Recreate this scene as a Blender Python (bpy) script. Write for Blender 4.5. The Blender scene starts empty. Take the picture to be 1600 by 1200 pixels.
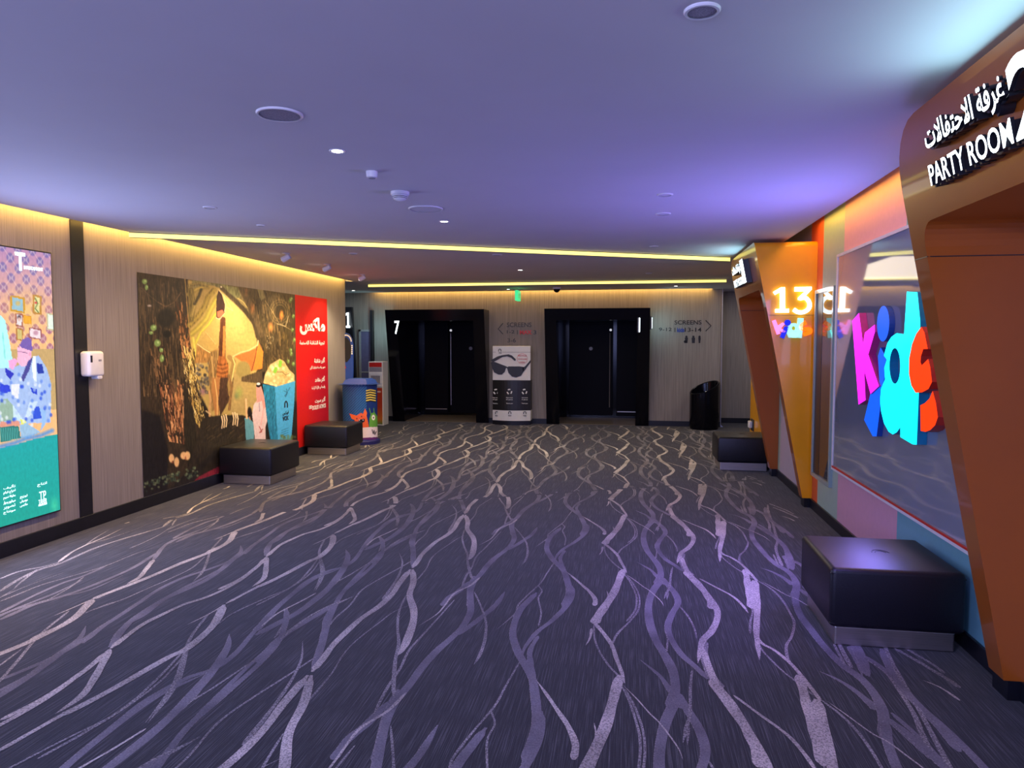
import bpy, bmesh, math, random, unicodedata
import numpy as np
from mathutils import Vector, Matrix
R = math.radians
scene = bpy.context.scene
COL = scene.collection

# ---------------------------------------------------------------- camera
F, VX, VY, CAMH = 1110.0, 985.0, 535.0, 1.6
PITCH = math.atan((600 - VY) / F)
YAW = math.atan((VX - 800) * math.cos(PITCH) / F)
cd = bpy.data.cameras.new('camera'); cam = bpy.data.objects.new('camera', cd); COL.objects.link(cam)
cam.location = (0, 0, CAMH); cam.rotation_euler = (math.pi / 2 - PITCH, 0, YAW)
cd.sensor_width = 36; cd.lens = 36 * F / 1600; cd.clip_start = 0.02
scene.camera = cam
# ---------------------------------------------------------------- world, exposure
w = bpy.data.worlds.new('world'); scene.world = w; w.use_nodes = True
w.node_tree.nodes['Background'].inputs[0].default_value = (0.30, 0.30, 0.62, 1)
w.node_tree.nodes['Background'].inputs[1].default_value = 0.22
vs = scene.view_settings
vs.view_transform = 'Standard'; vs.look = 'None'; vs.gamma = 1; vs.use_curve_mapping = False
vs.exposure = -0.08

# ---------------------------------------------------------------- lights
def area(name, loc, aim, sx, sy, col, power, spread=180):
    l = bpy.data.lights.new(name, 'AREA'); l.shape = 'RECTANGLE'; l.size = sx; l.size_y = sy
    l.color = col; l.energy = power; l.spread = R(spread)
    o = bpy.data.objects.new(name, l); o.location = loc
    d = Vector(aim)
    o.rotation_euler = (0, 0, 0) if d.xy.length < 1e-6 and d.z < 0 else d.to_track_quat('-Z', 'Y').to_euler()
    COL.objects.link(o); return o
def spot(name, loc, target, col, power, angle, blend=0.5, rad=0.03):
    l = bpy.data.lights.new(name, 'SPOT'); l.color = col; l.energy = power
    l.spot_size = R(angle); l.spot_blend = blend; l.shadow_soft_size = rad
    o = bpy.data.objects.new(name, l); o.location = loc
    o.rotation_euler = (Vector(target) - Vector(loc)).to_track_quat('-Z', 'Y').to_euler()
    COL.objects.link(o); return o
WARM = (1.0, 0.60, 0.13)
# cove strips hidden in the slots between ceiling and walls
DOWN = (0, 0, -1)
area('cove_light_left', (-4.550, 4.5, 2.70), DOWN, 0.07, 13.0, WARM, 160)
area('cove_light_back', (-1.3, 13.785, 2.70), DOWN, 7.6, 0.07, WARM, 62)
area('cove_light_right', (1.62, 3.2, 2.74), DOWN, 0.12, 8.0, (1.0, 0.50, 0.08), 34)
# cool fill added behind the visitor, its source unseen
area('foyer_fill', (-1.6, -1.9, 1.6), (0, 1, 0.22), 5.0, 1.0, (0.36, 0.43, 1.0), 165)
area('wall_washers', (-3.3, 6.4, 2.42), (-1, 0, -1.3), 9.0, 0.1, (1.0, 0.68, 0.30), 66, 110)  # unseen warm strip that washes the left wall
spot('purple_floor_wash', (-1.6, -0.6, 2.5), (-1.5, 2.6, 0), (0.58, 0.58, 1.0), 255, 112, 0.12, 0.15)  # unseen spot added for the cool light on the near floor
spot('purple_accent', (0.55, 2.6, 2.55), (0.85, 4.5, 0), (0.30, 0.20, 1.0), 200, 42, 0.9, 0.1)  # unseen spot added for the purple patch on floor and bench
# glow of the big lit letters and of the poster screen
area('letters_glow', (1.63, 5.1, 1.45), (-1, 0, 0), 0.9, 1.3, (0.27, 0.22, 1.0), 60)
area('screen_glow', (-4.56, 4.4, 1.15), (1, 0, 0), 1.2, 1.8, (0.38, 0.46, 1.0), 54)
area('room_sign_glow', (1.12, 2.4, 2.42), (-1, 0, 0.5), 0.9, 0.25, (0.45, 0.85, 1.0), 3.2)
area('room_sign_glow_far', (1.14, 8.1, 2.42), (-1, 0, 0.5), 0.7, 0.2, (0.45, 0.85, 1.0), 2.5)
area('screen_number_glow', (0.40, 13.45, 1.95), (1, 0.6, 0), 0.2, 0.2, (0.5, 0.95, 1.0), 3)
area('screen_number_glow_side', (-4.86, 13.35, 1.85), (-1, 0.8, 0), 0.2, 0.4, (0.5, 0.95, 1.0), 3)
area('right_alcove_fill', (2.45, 12.8, 2.57), DOWN, 1.0, 2.0, (1.0, 0.92, 0.85), 22)  # fill added to brighten the right alcove, no lamp seen there
area('left_alcove_light', (-5.6, 12.6, 2.57), DOWN, 1.2, 1.2, (0.85, 0.95, 1.0), 8)
# soft general light of the far hall
area('hall_fill', (-1.5, 10.2, 2.57), DOWN, 4.0, 3.0, (1.0, 0.84, 0.62), 90)

# ---------------------------------------------------------------- pixel <-> place
_fw = np.array([-math.sin(YAW) * math.cos(PITCH), math.cos(YAW) * math.cos(PITCH), -math.sin(PITCH)])
_rt = np.array([math.cos(YAW), math.sin(YAW), 0.0]); _up = np.cross(_rt, _fw); _O = np.array([0, 0, CAMH])
def ray(x, y): return _fw + _rt * ((x - 800) / F) + _up * ((600 - y) / F)
def onz(x, y, z=0.0): d = ray(x, y); return _O + d * ((z - CAMH) / d[2])
def onx(x, y, X): d = ray(x, y); return _O + d * (X / d[0])
def ony(x, y, Y): d = ray(x, y); return _O + d * (Y / d[1])
def project(P):
    v = np.asarray(P) - _O; c = v @ _fw
    return 800 + F * (v @ _rt) / c, 600 - F * (v @ _up) / c

# ---------------------------------------------------------------- materials
def srgb(r, g, b):
    f = lambda v: (v / 255 / 12.92) if v / 255 <= 0.04045 else ((v / 255 + 0.055) / 1.055) ** 2.4
    return (f(r), f(g), f(b), 1)
def new_mat(name):
    m = bpy.data.materials.new(name); m.use_nodes = True
    return m, m.node_tree.nodes, m.node_tree.links, m.node_tree.nodes['Principled BSDF']
def mat(name, col, rough=0.5, metal=0.0, var=0.08, scale=(20, 20, 20), bump=0.0, coat=0.0, spec=0.5, detail=4):
    m, N, L, P = new_mat(name)
    tc = N.new('ShaderNodeTexCoord'); mp = N.new('ShaderNodeMapping'); mp.inputs['Scale'].default_value = scale
    nz = N.new('ShaderNodeTexNoise'); nz.inputs['Scale'].default_value = 1; nz.inputs['Detail'].default_value = detail
    L.new(tc.outputs['Object'], mp.inputs[0]); L.new(mp.outputs[0], nz.inputs['Vector'])
    rp = N.new('ShaderNodeValToRGB'); rp.color_ramp.elements[0].position = 0.3; rp.color_ramp.elements[1].position = 0.7
    a = [c * (1 - var) for c in col[:3]] + [1]; b = [min(1, c * (1 + var)) for c in col[:3]] + [1]
    rp.color_ramp.elements[0].color = a; rp.color_ramp.elements[1].color = b
    L.new(nz.outputs[0], rp.inputs[0]); L.new(rp.outputs[0], P.inputs['Base Color'])
    P.inputs['Roughness'].default_value = rough; P.inputs['Metallic'].default_value = metal
    P.inputs['Coat Weight'].default_value = coat; P.inputs['Coat Roughness'].default_value = 0.05
    P.inputs['Specular IOR Level'].default_value = spec
    if bump:
        bp = N.new('ShaderNodeBump'); bp.inputs['Strength'].default_value = bump; bp.inputs['Distance'].default_value = 0.01
        L.new(nz.outputs[0], bp.inputs['Height']); L.new(bp.outputs[0], P.inputs['Normal'])
    return m
def emat(name, col, s=1.0, base=None):
    m, N, L, P = new_mat(name)
    P.inputs['Base Color'].default_value = base or col
    P.inputs['Emission Color'].default_value = col; P.inputs['Emission Strength'].default_value = s
    P.inputs['Roughness'].default_value = 0.4
    return m
def attr_mat(name, rough=0.45, emit=0.0, gain=1.0, spec=0.4):
    m, N, L, P = new_mat(name)
    at = N.new('ShaderNodeAttribute'); at.attribute_name = 'Col'
    mx = N.new('ShaderNodeMix'); mx.data_type = 'RGBA'; mx.blend_type = 'MULTIPLY'; mx.inputs[0].default_value = 1
    nz = N.new('ShaderNodeTexNoise'); nz.inputs['Scale'].default_value = 60
    mr = N.new('ShaderNodeMapRange'); mr.inputs['To Min'].default_value = 0.8 * gain; mr.inputs['To Max'].default_value = 1.2 * gain
    L.new(nz.outputs[0], mr.inputs[0]); L.new(at.outputs['Color'], mx.inputs[6]); L.new(mr.outputs[0], mx.inputs[7])
    if emit:
        P.inputs['Base Color'].default_value = (0.02, 0.02, 0.02, 1)
        L.new(mx.outputs[2], P.inputs['Emission Color']); P.inputs['Emission Strength'].default_value = emit
    else:
        L.new(mx.outputs[2], P.inputs['Base Color'])
    P.inputs['Roughness'].default_value = rough; P.inputs['Specular IOR Level'].default_value = spec
    return m

M = {}
M['niche_frame'] = mat('sage_metal_frame', (0.30, 0.40, 0.38), 0.25, var=0.03, coat=0.5)
M['ceiling'] = mat('ceiling_paint', (0.60, 0.58, 0.60), 0.75, var=0.02, scale=(2, 2, 2))
M['wall'] = mat('wallcovering', (0.25, 0.215, 0.195), 0.6, var=0.22, scale=(110, 110, 2.0), bump=0.15)
M['black'] = mat('black_satin', (0.008, 0.008, 0.013), 0.35, var=0.2)
M['gloss_black'] = mat('black_gloss_panel', (0.003, 0.003, 0.006), 0.16, var=0.2, spec=0.25)
M['leather'] = mat('black_leather', (0.0055, 0.005, 0.009), 0.40, var=0.3, scale=(160, 160, 160), bump=0.12)
M['steel'] = mat('brushed_steel', (0.55, 0.50, 0.47), 0.38, 1.0, var=0.15, scale=(4, 4, 300))
M['chrome'] = mat('polished_chrome', (0.8, 0.8, 0.82), 0.12, 1.0, var=0.03)
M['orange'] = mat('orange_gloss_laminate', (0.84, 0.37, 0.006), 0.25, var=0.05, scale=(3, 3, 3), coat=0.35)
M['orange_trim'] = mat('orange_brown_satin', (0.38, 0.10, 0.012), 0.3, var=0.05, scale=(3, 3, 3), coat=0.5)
M['white_plastic'] = mat('white_plastic', (0.75, 0.74, 0.76), 0.35, var=0.03)
M['grey_plastic'] = mat('grey_plastic', (0.30, 0.29, 0.33), 0.45, var=0.05)
M['dark_plastic'] = mat('dark_plastic', (0.02, 0.02, 0.025), 0.3, var=0.1)
M['red_orange'] = mat('wall_paint_red_orange', (0.80, 0.13, 0.035), 0.5, var=0.03)
M['green'] = mat('wall_paint_sage', (0.36, 0.50, 0.42), 0.45, var=0.03)
M['pink'] = mat('wall_paint_pink', (0.66, 0.36, 0.48), 0.5, var=0.03)
M['teal'] = mat('wall_paint_teal', (0.16, 0.40, 0.48), 0.5, var=0.03)
M['threshold'] = mat('threshold_vinyl', (0.26, 0.21, 0.17), 0.3, var=0.15, scale=(6, 60, 6))
M['glow_yellow'] = emat('linear_diffuser', srgb(255, 236, 125), 1.5)
M['glow_white'] = emat('lit_white_acrylic', (0.86, 0.97, 1.0, 1), 3.5)
M['lamp_white'] = emat('lamp_lens', (1.0, 0.96, 0.88, 1), 12)
M['k_pink'] = emat('lit_acrylic_magenta', (0.95, 0.015, 0.85, 1), 1.5)
M['k_blue'] = emat('lit_acrylic_blue', (0.0, 0.10, 0.72, 1), 1.15)
M['k_cyan'] = emat('lit_acrylic_cyan', (0.0, 0.95, 1.0, 1), 1.35)
M['k_red'] = emat('lit_acrylic_red', (1.0, 0.04, 0.0, 1), 1.3)
M['k2_pink'] = emat('small_lit_pink', (1.0, 0.30, 0.75, 1), 1.0)
M['k2_blue'] = emat('small_lit_blue', (0.0, 0.015, 0.65, 1), 0.9)
M['k2_cyan'] = emat('small_lit_cyan', (0.40, 0.90, 0.88, 1), 0.85)
M['k2_orange'] = emat('small_lit_orange', (1.0, 0.22, 0.0, 1), 0.95)
M['side_pink'] = mat('letter_side_pink', (0.55, 0.03, 0.25), 0.4)
M['side_blue'] = mat('letter_side_blue', (0.01, 0.06, 0.35), 0.4)
M['side_cyan'] = mat('letter_side_cyan', (0.0, 0.22, 0.42), 0.4)
M['side_red'] = mat('letter_side_red', (0.5, 0.03, 0.02), 0.4)
M['glass_panel'] = mat('back_painted_glass', (0.24, 0.28, 0.36), 0.05, var=0.03, scale=(2, 2, 2), spec=1.0, coat=1.0)
M['ink'] = mat('black_lettering', (0.012, 0.012, 0.014), 0.4)
M['white_ink'] = mat('white_print', (0.80, 0.78, 0.76), 0.5, var=0.02)
M['red_ink'] = mat('red_lettering', (0.60, 0.02, 0.015), 0.4)
M['green_glow'] = emat('exit_sign_green', (0.05, 0.85, 0.30, 1), 0.9)
M['royal_blue'] = mat('royal_blue_plastic', (0.02, 0.06, 0.30), 0.35, var=0.06)
M['navy'] = mat('navy_base', (0.02, 0.02, 0.12), 0.35)
M['mirror_dark'] = mat('dark_display_glass', (0.02, 0.025, 0.04), 0.04, var=0.05, spec=0.6)
M['violet_glass'] = mat('violet_door_panel', (0.12, 0.10, 0.20), 0.3)
M['grey_paint'] = mat('grey_door_frame', (0.30, 0.28, 0.30), 0.45)
M['paint'] = attr_mat('printed_graphic', 0.4, gain=1.2)
M['screen'] = attr_mat('lit_screen', 0.15, emit=1.2)
# carpet
def carpet_mats():
    m, N, L, P = new_mat('carpet_ground')
    tc = N.new('ShaderNodeTexCoord'); mp = N.new('ShaderNodeMapping'); mp.inputs['Scale'].default_value = (300, 3.5, 1)
    nz = N.new('ShaderNodeTexNoise'); nz.inputs['Scale'].default_value = 1; nz.inputs['Detail'].default_value = 3; nz.inputs['Roughness'].default_value = 0.6
    n2 = N.new('ShaderNodeTexNoise'); n2.inputs['Scale'].default_value = 160; n2.inputs['Detail'].default_value = 2
    L.new(tc.outputs['Object'], mp.inputs[0]); L.new(mp.outputs[0], nz.inputs['Vector']); L.new(tc.outputs['Object'], n2.inputs['Vector'])
    rp = N.new('ShaderNodeValToRGB'); e = rp.color_ramp.elements
    e[0].position = 0.50; e[0].color = (0.020, 0.020, 0.023, 1); e[1].position = 0.72; e[1].color = (0.120, 0.116, 0.126, 1)
    L.new(nz.outputs[0], rp.inputs[0])
    mx = N.new('ShaderNodeMix'); mx.data_type = 'RGBA'; mx.blend_type = 'MULTIPLY'; mx.inputs[0].default_value = 0.8
    mr = N.new('ShaderNodeMapRange'); mr.inputs['To Min'].default_value = 0.45; mr.inputs['To Max'].default_value = 1.6
    L.new(n2.outputs[0], mr.inputs[0]); L.new(rp.outputs[0], mx.inputs[6]); L.new(mr.outputs[0], mx.inputs[7]); L.new(mx.outputs[2], P.inputs['Base Color'])
    P.inputs['Roughness'].default_value = 0.95; P.inputs['Specular IOR Level'].default_value = 0.1
    P.inputs['Sheen Weight'].default_value = 0.15
    out = [m]
    for nm, lo, hi, p0, p1 in (('carpet_light_strand', (0.26, 0.24, 0.23), (0.58, 0.52, 0.49), 0.38, 0.56),
                               ('carpet_speckled_strand', (0.14, 0.13, 0.14), (0.42, 0.39, 0.39), 0.42, 0.62),
                               ('carpet_grey_strand', (0.16, 0.15, 0.175), (0.235, 0.22, 0.25), 0.35, 0.65)):
        m, N, L, P = new_mat(nm)
        tc = N.new('ShaderNodeTexCoord'); nz = N.new('ShaderNodeTexNoise'); nz.inputs['Scale'].default_value = 130; nz.inputs['Detail'].default_value = 3
        L.new(tc.outputs['Object'], nz.inputs['Vector'])
        rp = N.new('ShaderNodeValToRGB'); e = rp.color_ramp.elements
        e[0].position = p0; e[0].color = lo + (1,); e[1].position = p1; e[1].color = hi + (1,)
        n3 = N.new('ShaderNodeTexNoise'); n3.inputs['Scale'].default_value = 3.2; n3.inputs['Detail'].default_value = 2; L.new(tc.outputs['Object'], n3.inputs['Vector'])
        mr = N.new('ShaderNodeMapRange'); mr.inputs['From Min'].default_value = 0.35; mr.inputs['From Max'].default_value = 0.65; mr.inputs['To Min'].default_value = 0.72; mr.inputs['To Max'].default_value = 1.22
        L.new(n3.outputs[0], mr.inputs[0])
        mx = N.new('ShaderNodeMix'); mx.data_type = 'RGBA'; mx.blend_type = 'MULTIPLY'; mx.inputs[0].default_value = 1
        L.new(nz.outputs[0], rp.inputs[0]); L.new(rp.outputs[0], mx.inputs[6]); L.new(mr.outputs[0], mx.inputs[7]); L.new(mx.outputs[2], P.inputs['Base Color'])
        P.inputs['Roughness'].default_value = 0.95; P.inputs['Specular IOR Level'].default_value = 0.1
        out.append(m)
    return out
CARPET = carpet_mats()

# ---------------------------------------------------------------- object helpers
def wloc(o):
    v = Vector((0, 0, 0))
    while o: v += o.location; o = o.parent
    return v
def thing(name, label, cat, loc=(0, 0, 0), group=None):
    o = bpy.data.objects.new(name, None); o.empty_display_size = 0.1; COL.objects.link(o); o.location = loc
    o['label'] = label; o['category'] = cat
    if group: o['group'] = group
    return o
def tag(o, label, cat, group=None):
    o['label'] = label; o['category'] = cat
    if group: o['group'] = group
    return o
def obj(name, bm, m, parent=None, smooth=False, label=None, recalc=True):
    if recalc: bmesh.ops.recalc_face_normals(bm, faces=bm.faces)
    off = wloc(parent) if parent else Vector((0, 0, 0))
    bmesh.ops.translate(bm, verts=bm.verts, vec=-off)
    me = bpy.data.meshes.new(name); bm.to_mesh(me); bm.free()
    for k in (m if isinstance(m, (list, tuple)) else [m]): me.materials.append(k)
    if smooth:
        me.polygons.foreach_set('use_smooth', [True] * len(me.polygons))
        try: me.set_sharp_from_angle(angle=R(35))
        except Exception: pass
    o = bpy.data.objects.new(name, me); COL.objects.link(o)
    if parent: o.parent = parent
    if label: o['label'] = label
    return o
def struct(name, bm, m, parent=None, **k):
    o = obj(name, bm, m, parent, **k)
    if not parent: o['kind'] = 'structure'
    return o
def copy_tree(o, parent=None):
    c = o.copy(); COL.objects.link(c)
    if parent: c.parent = parent
    for ch in list(o.children): copy_tree(ch, c)
    return c
def box(bm, x0, x1, y0, y1, z0, z1, mi=0):
    v = [bm.verts.new(p) for p in ((x0, y0, z0), (x1, y0, z0), (x1, y1, z0), (x0, y1, z0), (x0, y0, z1), (x1, y0, z1), (x1, y1, z1), (x0, y1, z1))]
    fs = [bm.faces.new([v[i] for i in q]) for q in ((0, 3, 2, 1), (4, 5, 6, 7), (0, 1, 5, 4), (1, 2, 6, 5), (2, 3, 7, 6), (3, 0, 4, 7))]
    for f in fs: f.material_index = mi
    return fs
def bx(x0, x1, y0, y1, z0, z1, bev=0.0, seg=2):
    bm = bmesh.new(); box(bm, x0, x1, y0, y1, z0, z1)
    if bev: bmesh.ops.bevel(bm, geom=list(bm.edges), offset=bev, segments=seg, affect='EDGES', profile=0.5)
    return bm
def prism(bm, pts, vec, mi=0, side=None):
    a = [bm.verts.new(p) for p in pts]; b = [bm.verts.new(Vector(p) + Vector(vec)) for p in pts]
    n = len(a); f = bm.faces.new(a); f.material_index = mi; g = bm.faces.new(b[::-1]); g.material_index = mi if side is None else side
    for i in range(n):
        q = bm.faces.new((a[i], b[i], b[(i + 1) % n], a[(i + 1) % n])); q.material_index = mi if side is None else side
    return f
def lathe(bm, prof, c, axis='z', n=28, mi=0, ang=2 * math.pi, a0=0.0, cap=True):
    rings = []; full = abs(ang - 2 * math.pi) < 1e-6; k = n if full else n + 1
    for r, h in prof:
        ring = []
        for i in range(k):
            t = a0 + ang * i / n; u, v = r * math.cos(t), r * math.sin(t)
            p = {'z': (u, v, h), 'x': (h, u, v), 'y': (u, h, v)}[axis]
            ring.append(bm.verts.new((c[0] + p[0], c[1] + p[1], c[2] + p[2])))
        rings.append(ring)
    for a, b in zip(rings, rings[1:]):
        for i in range(n):
            f = bm.faces.new((a[i], a[(i + 1) % k], b[(i + 1) % k], b[i])); f.material_index = mi
    if full and cap:
        for ring, pr_ in ((rings[0], prof[0]), (rings[-1], prof[-1])):
            if pr_[0] > 1e-4: bm.faces.new(ring).material_index = mi
    bmesh.ops.remove_doubles(bm, verts=bm.verts, dist=1e-5)
def tube(bm, pts, r, n=8, mi=0):
    pts = [Vector(p) for p in pts]; rings = []
    for i, p in enumerate(pts):
        d = (pts[min(i + 1, len(pts) - 1)] - pts[max(i - 1, 0)]).normalized()
        a = d.orthogonal().normalized() if i == 0 else (rings_a - d * rings_a.dot(d)).normalized()
        rings_a = a; b = d.cross(a)
        rr = r[i] if isinstance(r, (list, tuple)) else r
        rings.append([bm.verts.new(p + (a * math.cos(2 * math.pi * k / n) + b * math.sin(2 * math.pi * k / n)) * rr) for k in range(n)])
    for a, b in zip(rings, rings[1:]):
        for i in range(n): bm.faces.new((a[i], a[(i + 1) % n], b[(i + 1) % n], b[i])).material_index = mi
    bm.faces.new(rings[0]); bm.faces.new(rings[-1][::-1])

# lettering: joined Arabic forms from the Unicode tables
_FORM = {}
for _c in range(0xFE70, 0xFEFD):
    _d = unicodedata.decomposition(chr(_c)).split()
    if _d and _d[0] in ('<isolated>', '<initial>', '<medial>', '<final>'):
        _FORM[(_d[0][1:-1], ''.join(chr(int(x, 16)) for x in _d[1:]))] = chr(_c)
def arabic(s):
    u = []; i = 0
    while i < len(s):
        if s[i] == 'ل' and i + 1 < len(s) and s[i + 1] in 'اأ': u.append(s[i:i + 2]); i += 2
        else: u.append(s[i]); i += 1
    out = []
    for i, c in enumerate(u):
        jl = i > 0 and ('initial', u[i - 1]) in _FORM
        jn = ('initial', c) in _FORM and i + 1 < len(u) and ('final', u[i + 1]) in _FORM
        k = 'medial' if jl and jn else 'final' if jl else 'initial' if jn else 'isolated'
        out.append(_FORM.get((k, c), c))
    return ''.join(out[::-1])
def text_bm(body, origin, U, V, width=None, height=None, depth=0.002, weight=0.0, align='l', bm=None, mi=0, side=None):
    """lettering whose lower left corner is origin, running along U, up along V, standing out along U x V"""
    cu = bpy.data.curves.new('lettering', 'FONT'); cu.body = body; cu.size = 1.0; cu.extrude = 0.5; cu.offset = weight
    cu.resolution_u = 4; cu.space_line = 1.0
    if align == 'c': cu.align_x = 'CENTER'
    if align == 'r': cu.align_x = 'RIGHT'
    o = bpy.data.objects.new('lettering', cu); me = o.to_mesh()
    co = np.array([v.co[:] for v in me.vertices]); faces = [tuple(p.vertices) for p in me.polygons]
    o.to_mesh_clear(); bpy.data.objects.remove(o); bpy.data.curves.remove(cu)
    lo, hi = co.min(0), co.max(0); s = hi - lo
    su = width / s[0] if width else None; sv = height / s[1] if height else None
    su = su or sv; sv = sv or su
    U, V = Vector(U).normalized(), Vector(V).normalized(); Nn = U.cross(V).normalized(); O = Vector(origin)
    own = bm is None
    if own: bm = bmesh.new()
    vs_ = [bm.verts.new(O + U * ((c[0] - lo[0]) * su) + V * ((c[1] - lo[1]) * sv) + Nn * ((c[2] + 0.5) * depth)) for c in co]
    for f in faces:
        zs = [co[i][2] for i in f]
        try: bm.faces.new([vs_[i] for i in f]).material_index = (mi if side is None or min(zs) > 0.4 else side)
        except ValueError: pass
    return bm

# ---------------------------------------------------------------- painted prints (per-vertex colour)
class Print:
    def __init__(s, w, h, P3, base):
        """P3(i,j) arrays -> world points on the panel; shapes are drawn in the frame of the photograph"""
        s.w, s.h = w, h
        jj, ii = np.meshgrid(np.linspace(0, 1, h), np.linspace(0, 1, w), indexing='ij')
        s.P = P3(ii, jj); v = s.P - _O; c = v @ _fw
        s.X = 800 + F * (v @ _rt) / c; s.Y = 600 - F * (v @ _up) / c
        s.A = np.ones((h, w, 3)) * np.array(base, float)
        s.rng = np.random.default_rng(7)
    def mix(s, m, col, a=1.0):
        m = (m * a)[..., None]; s.A = s.A * (1 - m) + np.array(col, float) * m
    def inside(s, pts):
        r = np.zeros(s.X.shape, bool); n = len(pts)
        for i in range(n):
            x0, y0 = pts[i]; x1, y1 = pts[(i + 1) % n]
            if y0 == y1: continue
            c = ((y0 > s.Y) != (y1 > s.Y)) & (s.X < (x1 - x0) * (s.Y - y0) / (y1 - y0) + x0); r ^= c
        return r
    def poly(s, pts, col, a=1.0, soft=0.0):
        m = s.inside(pts).astype(float)
        for _ in range(int(soft)):
            q = np.pad(m, 1, mode='edge'); m = (q[:-2, 1:-1] + q[2:, 1:-1] + q[1:-1, :-2] + q[1:-1, 2:] + q[1:-1, 1:-1]) / 5
        s.mix(m, col, a)
    def stroke(s, pts, w, col, a=1.0, soft=0.8, clip=None):
        best = np.zeros(s.X.shape); n = len(pts)
        for i in range(n - 1):
            (x0, y0), (x1, y1) = pts[i], pts[i + 1]
            w0 = w[0] + (w[1] - w[0]) * i / (n - 1) if isinstance(w, tuple) else w
            dx, dy = x1 - x0, y1 - y0; t = np.clip(((s.X - x0) * dx + (s.Y - y0) * dy) / (dx * dx + dy * dy + 1e-9), 0, 1)
            d = np.hypot(s.X - x0 - t * dx, s.Y - y0 - t * dy)
            best = np.maximum(best, np.clip((w0 / 2 + soft / 2 - d) / soft, 0, 1))
        if clip is not None: best = best * clip
        s.mix(best, col, a)
    def blob(s, c, r, col, a=1.0, soft=0.5):
        d = np.hypot((s.X - c[0]) / r[0], (s.Y - c[1]) / r[1]); s.mix(np.clip((1 - d) / max(soft, 1e-3), 0, 1), col, a)
    def streaks(s, quad, n, cols, wd=1.0, ln=14, a=0.7, wob=3):
        (ax, ay), (bx_, by), (cx, cy), (dx, dy) = quad; m = s.inside(quad).astype(float)
        for k in range(n):
            u, v = s.rng.random(), s.rng.random()
            f = lambda v: ((1 - u) * (ax + (dx - ax) * v) + u * (bx_ + (cx - bx_) * v), (1 - u) * (ay + (dy - ay) * v) + u * (by + (cy - by) * v))
            L = math.hypot(dx - ax, dy - ay); v2 = v + ln * (0.5 + s.rng.random()) / max(L, 1)
            p, q = f(v), f(v2); mid = ((p[0] + q[0]) / 2 + s.rng.normal() * wob * .4, (p[1] + q[1]) / 2)
            s.stroke([p, mid, q], wd * (0.6 + 0.8 * s.rng.random()), cols[k % len(cols)], a, clip=m)
    def build(s, name, m, parent=None, mirror=False):
        off = np.array(wloc(parent)) if parent else np.zeros(3)
        co = (s.P - off).reshape(-1, 3); h, w_ = s.h, s.w
        a = np.arange(h * w_).reshape(h, w_)
        q = np.stack([a[:-1, :-1], a[:-1, 1:], a[1:, 1:], a[1:, :-1]], -1).reshape(-1, 4)
        me = bpy.data.meshes.new(name); me.vertices.add(len(co)); me.vertices.foreach_set('co', co.ravel().astype(np.float32))
        me.loops.add(q.size); me.loops.foreach_set('vertex_index', q.ravel().astype(np.int32))
        me.polygons.add(len(q)); me.polygons.foreach_set('loop_start', np.arange(0, q.size, 4, dtype=np.int32))
        me.update(calc_edges=True); me.validate()
        A = np.clip(s.A, 0, 255) / 255; A = np.where(A <= 0.04045, A / 12.92, ((A + 0.055) / 1.055) ** 2.4)
        at = me.color_attributes.new('Col', 'FLOAT_COLOR', 'POINT')
        at.data.foreach_set('color', np.concatenate([A, np.ones(A.shape[:2] + (1,))], -1).ravel().astype(np.float32))
        me.materials.append(m)
        o = bpy.data.objects.new(name, me); COL.objects.link(o)
        if parent: o.parent = parent
        return o
def px(x0, y0, s, *pts): return [(x0 + u / s, y0 + v / s) for u, v in pts]
# ================================================================ the setting
XL, XR, YB, ZC, YW = -4.6, 1.75, 13.85, 2.6, 10.85
# carpet: ground plus woven strands, traced in the photograph's frame and laid on the floor
R1, R2, R3, R4 = (1000, 760, 6.667), (800, 760, 6.667), (800, 900, 4), (1100, 900, 4)
R5, R6, R7, R8 = (400, 900, 4), (0, 900, 4), (400, 740, 4), (0, 740, 4)
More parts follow.
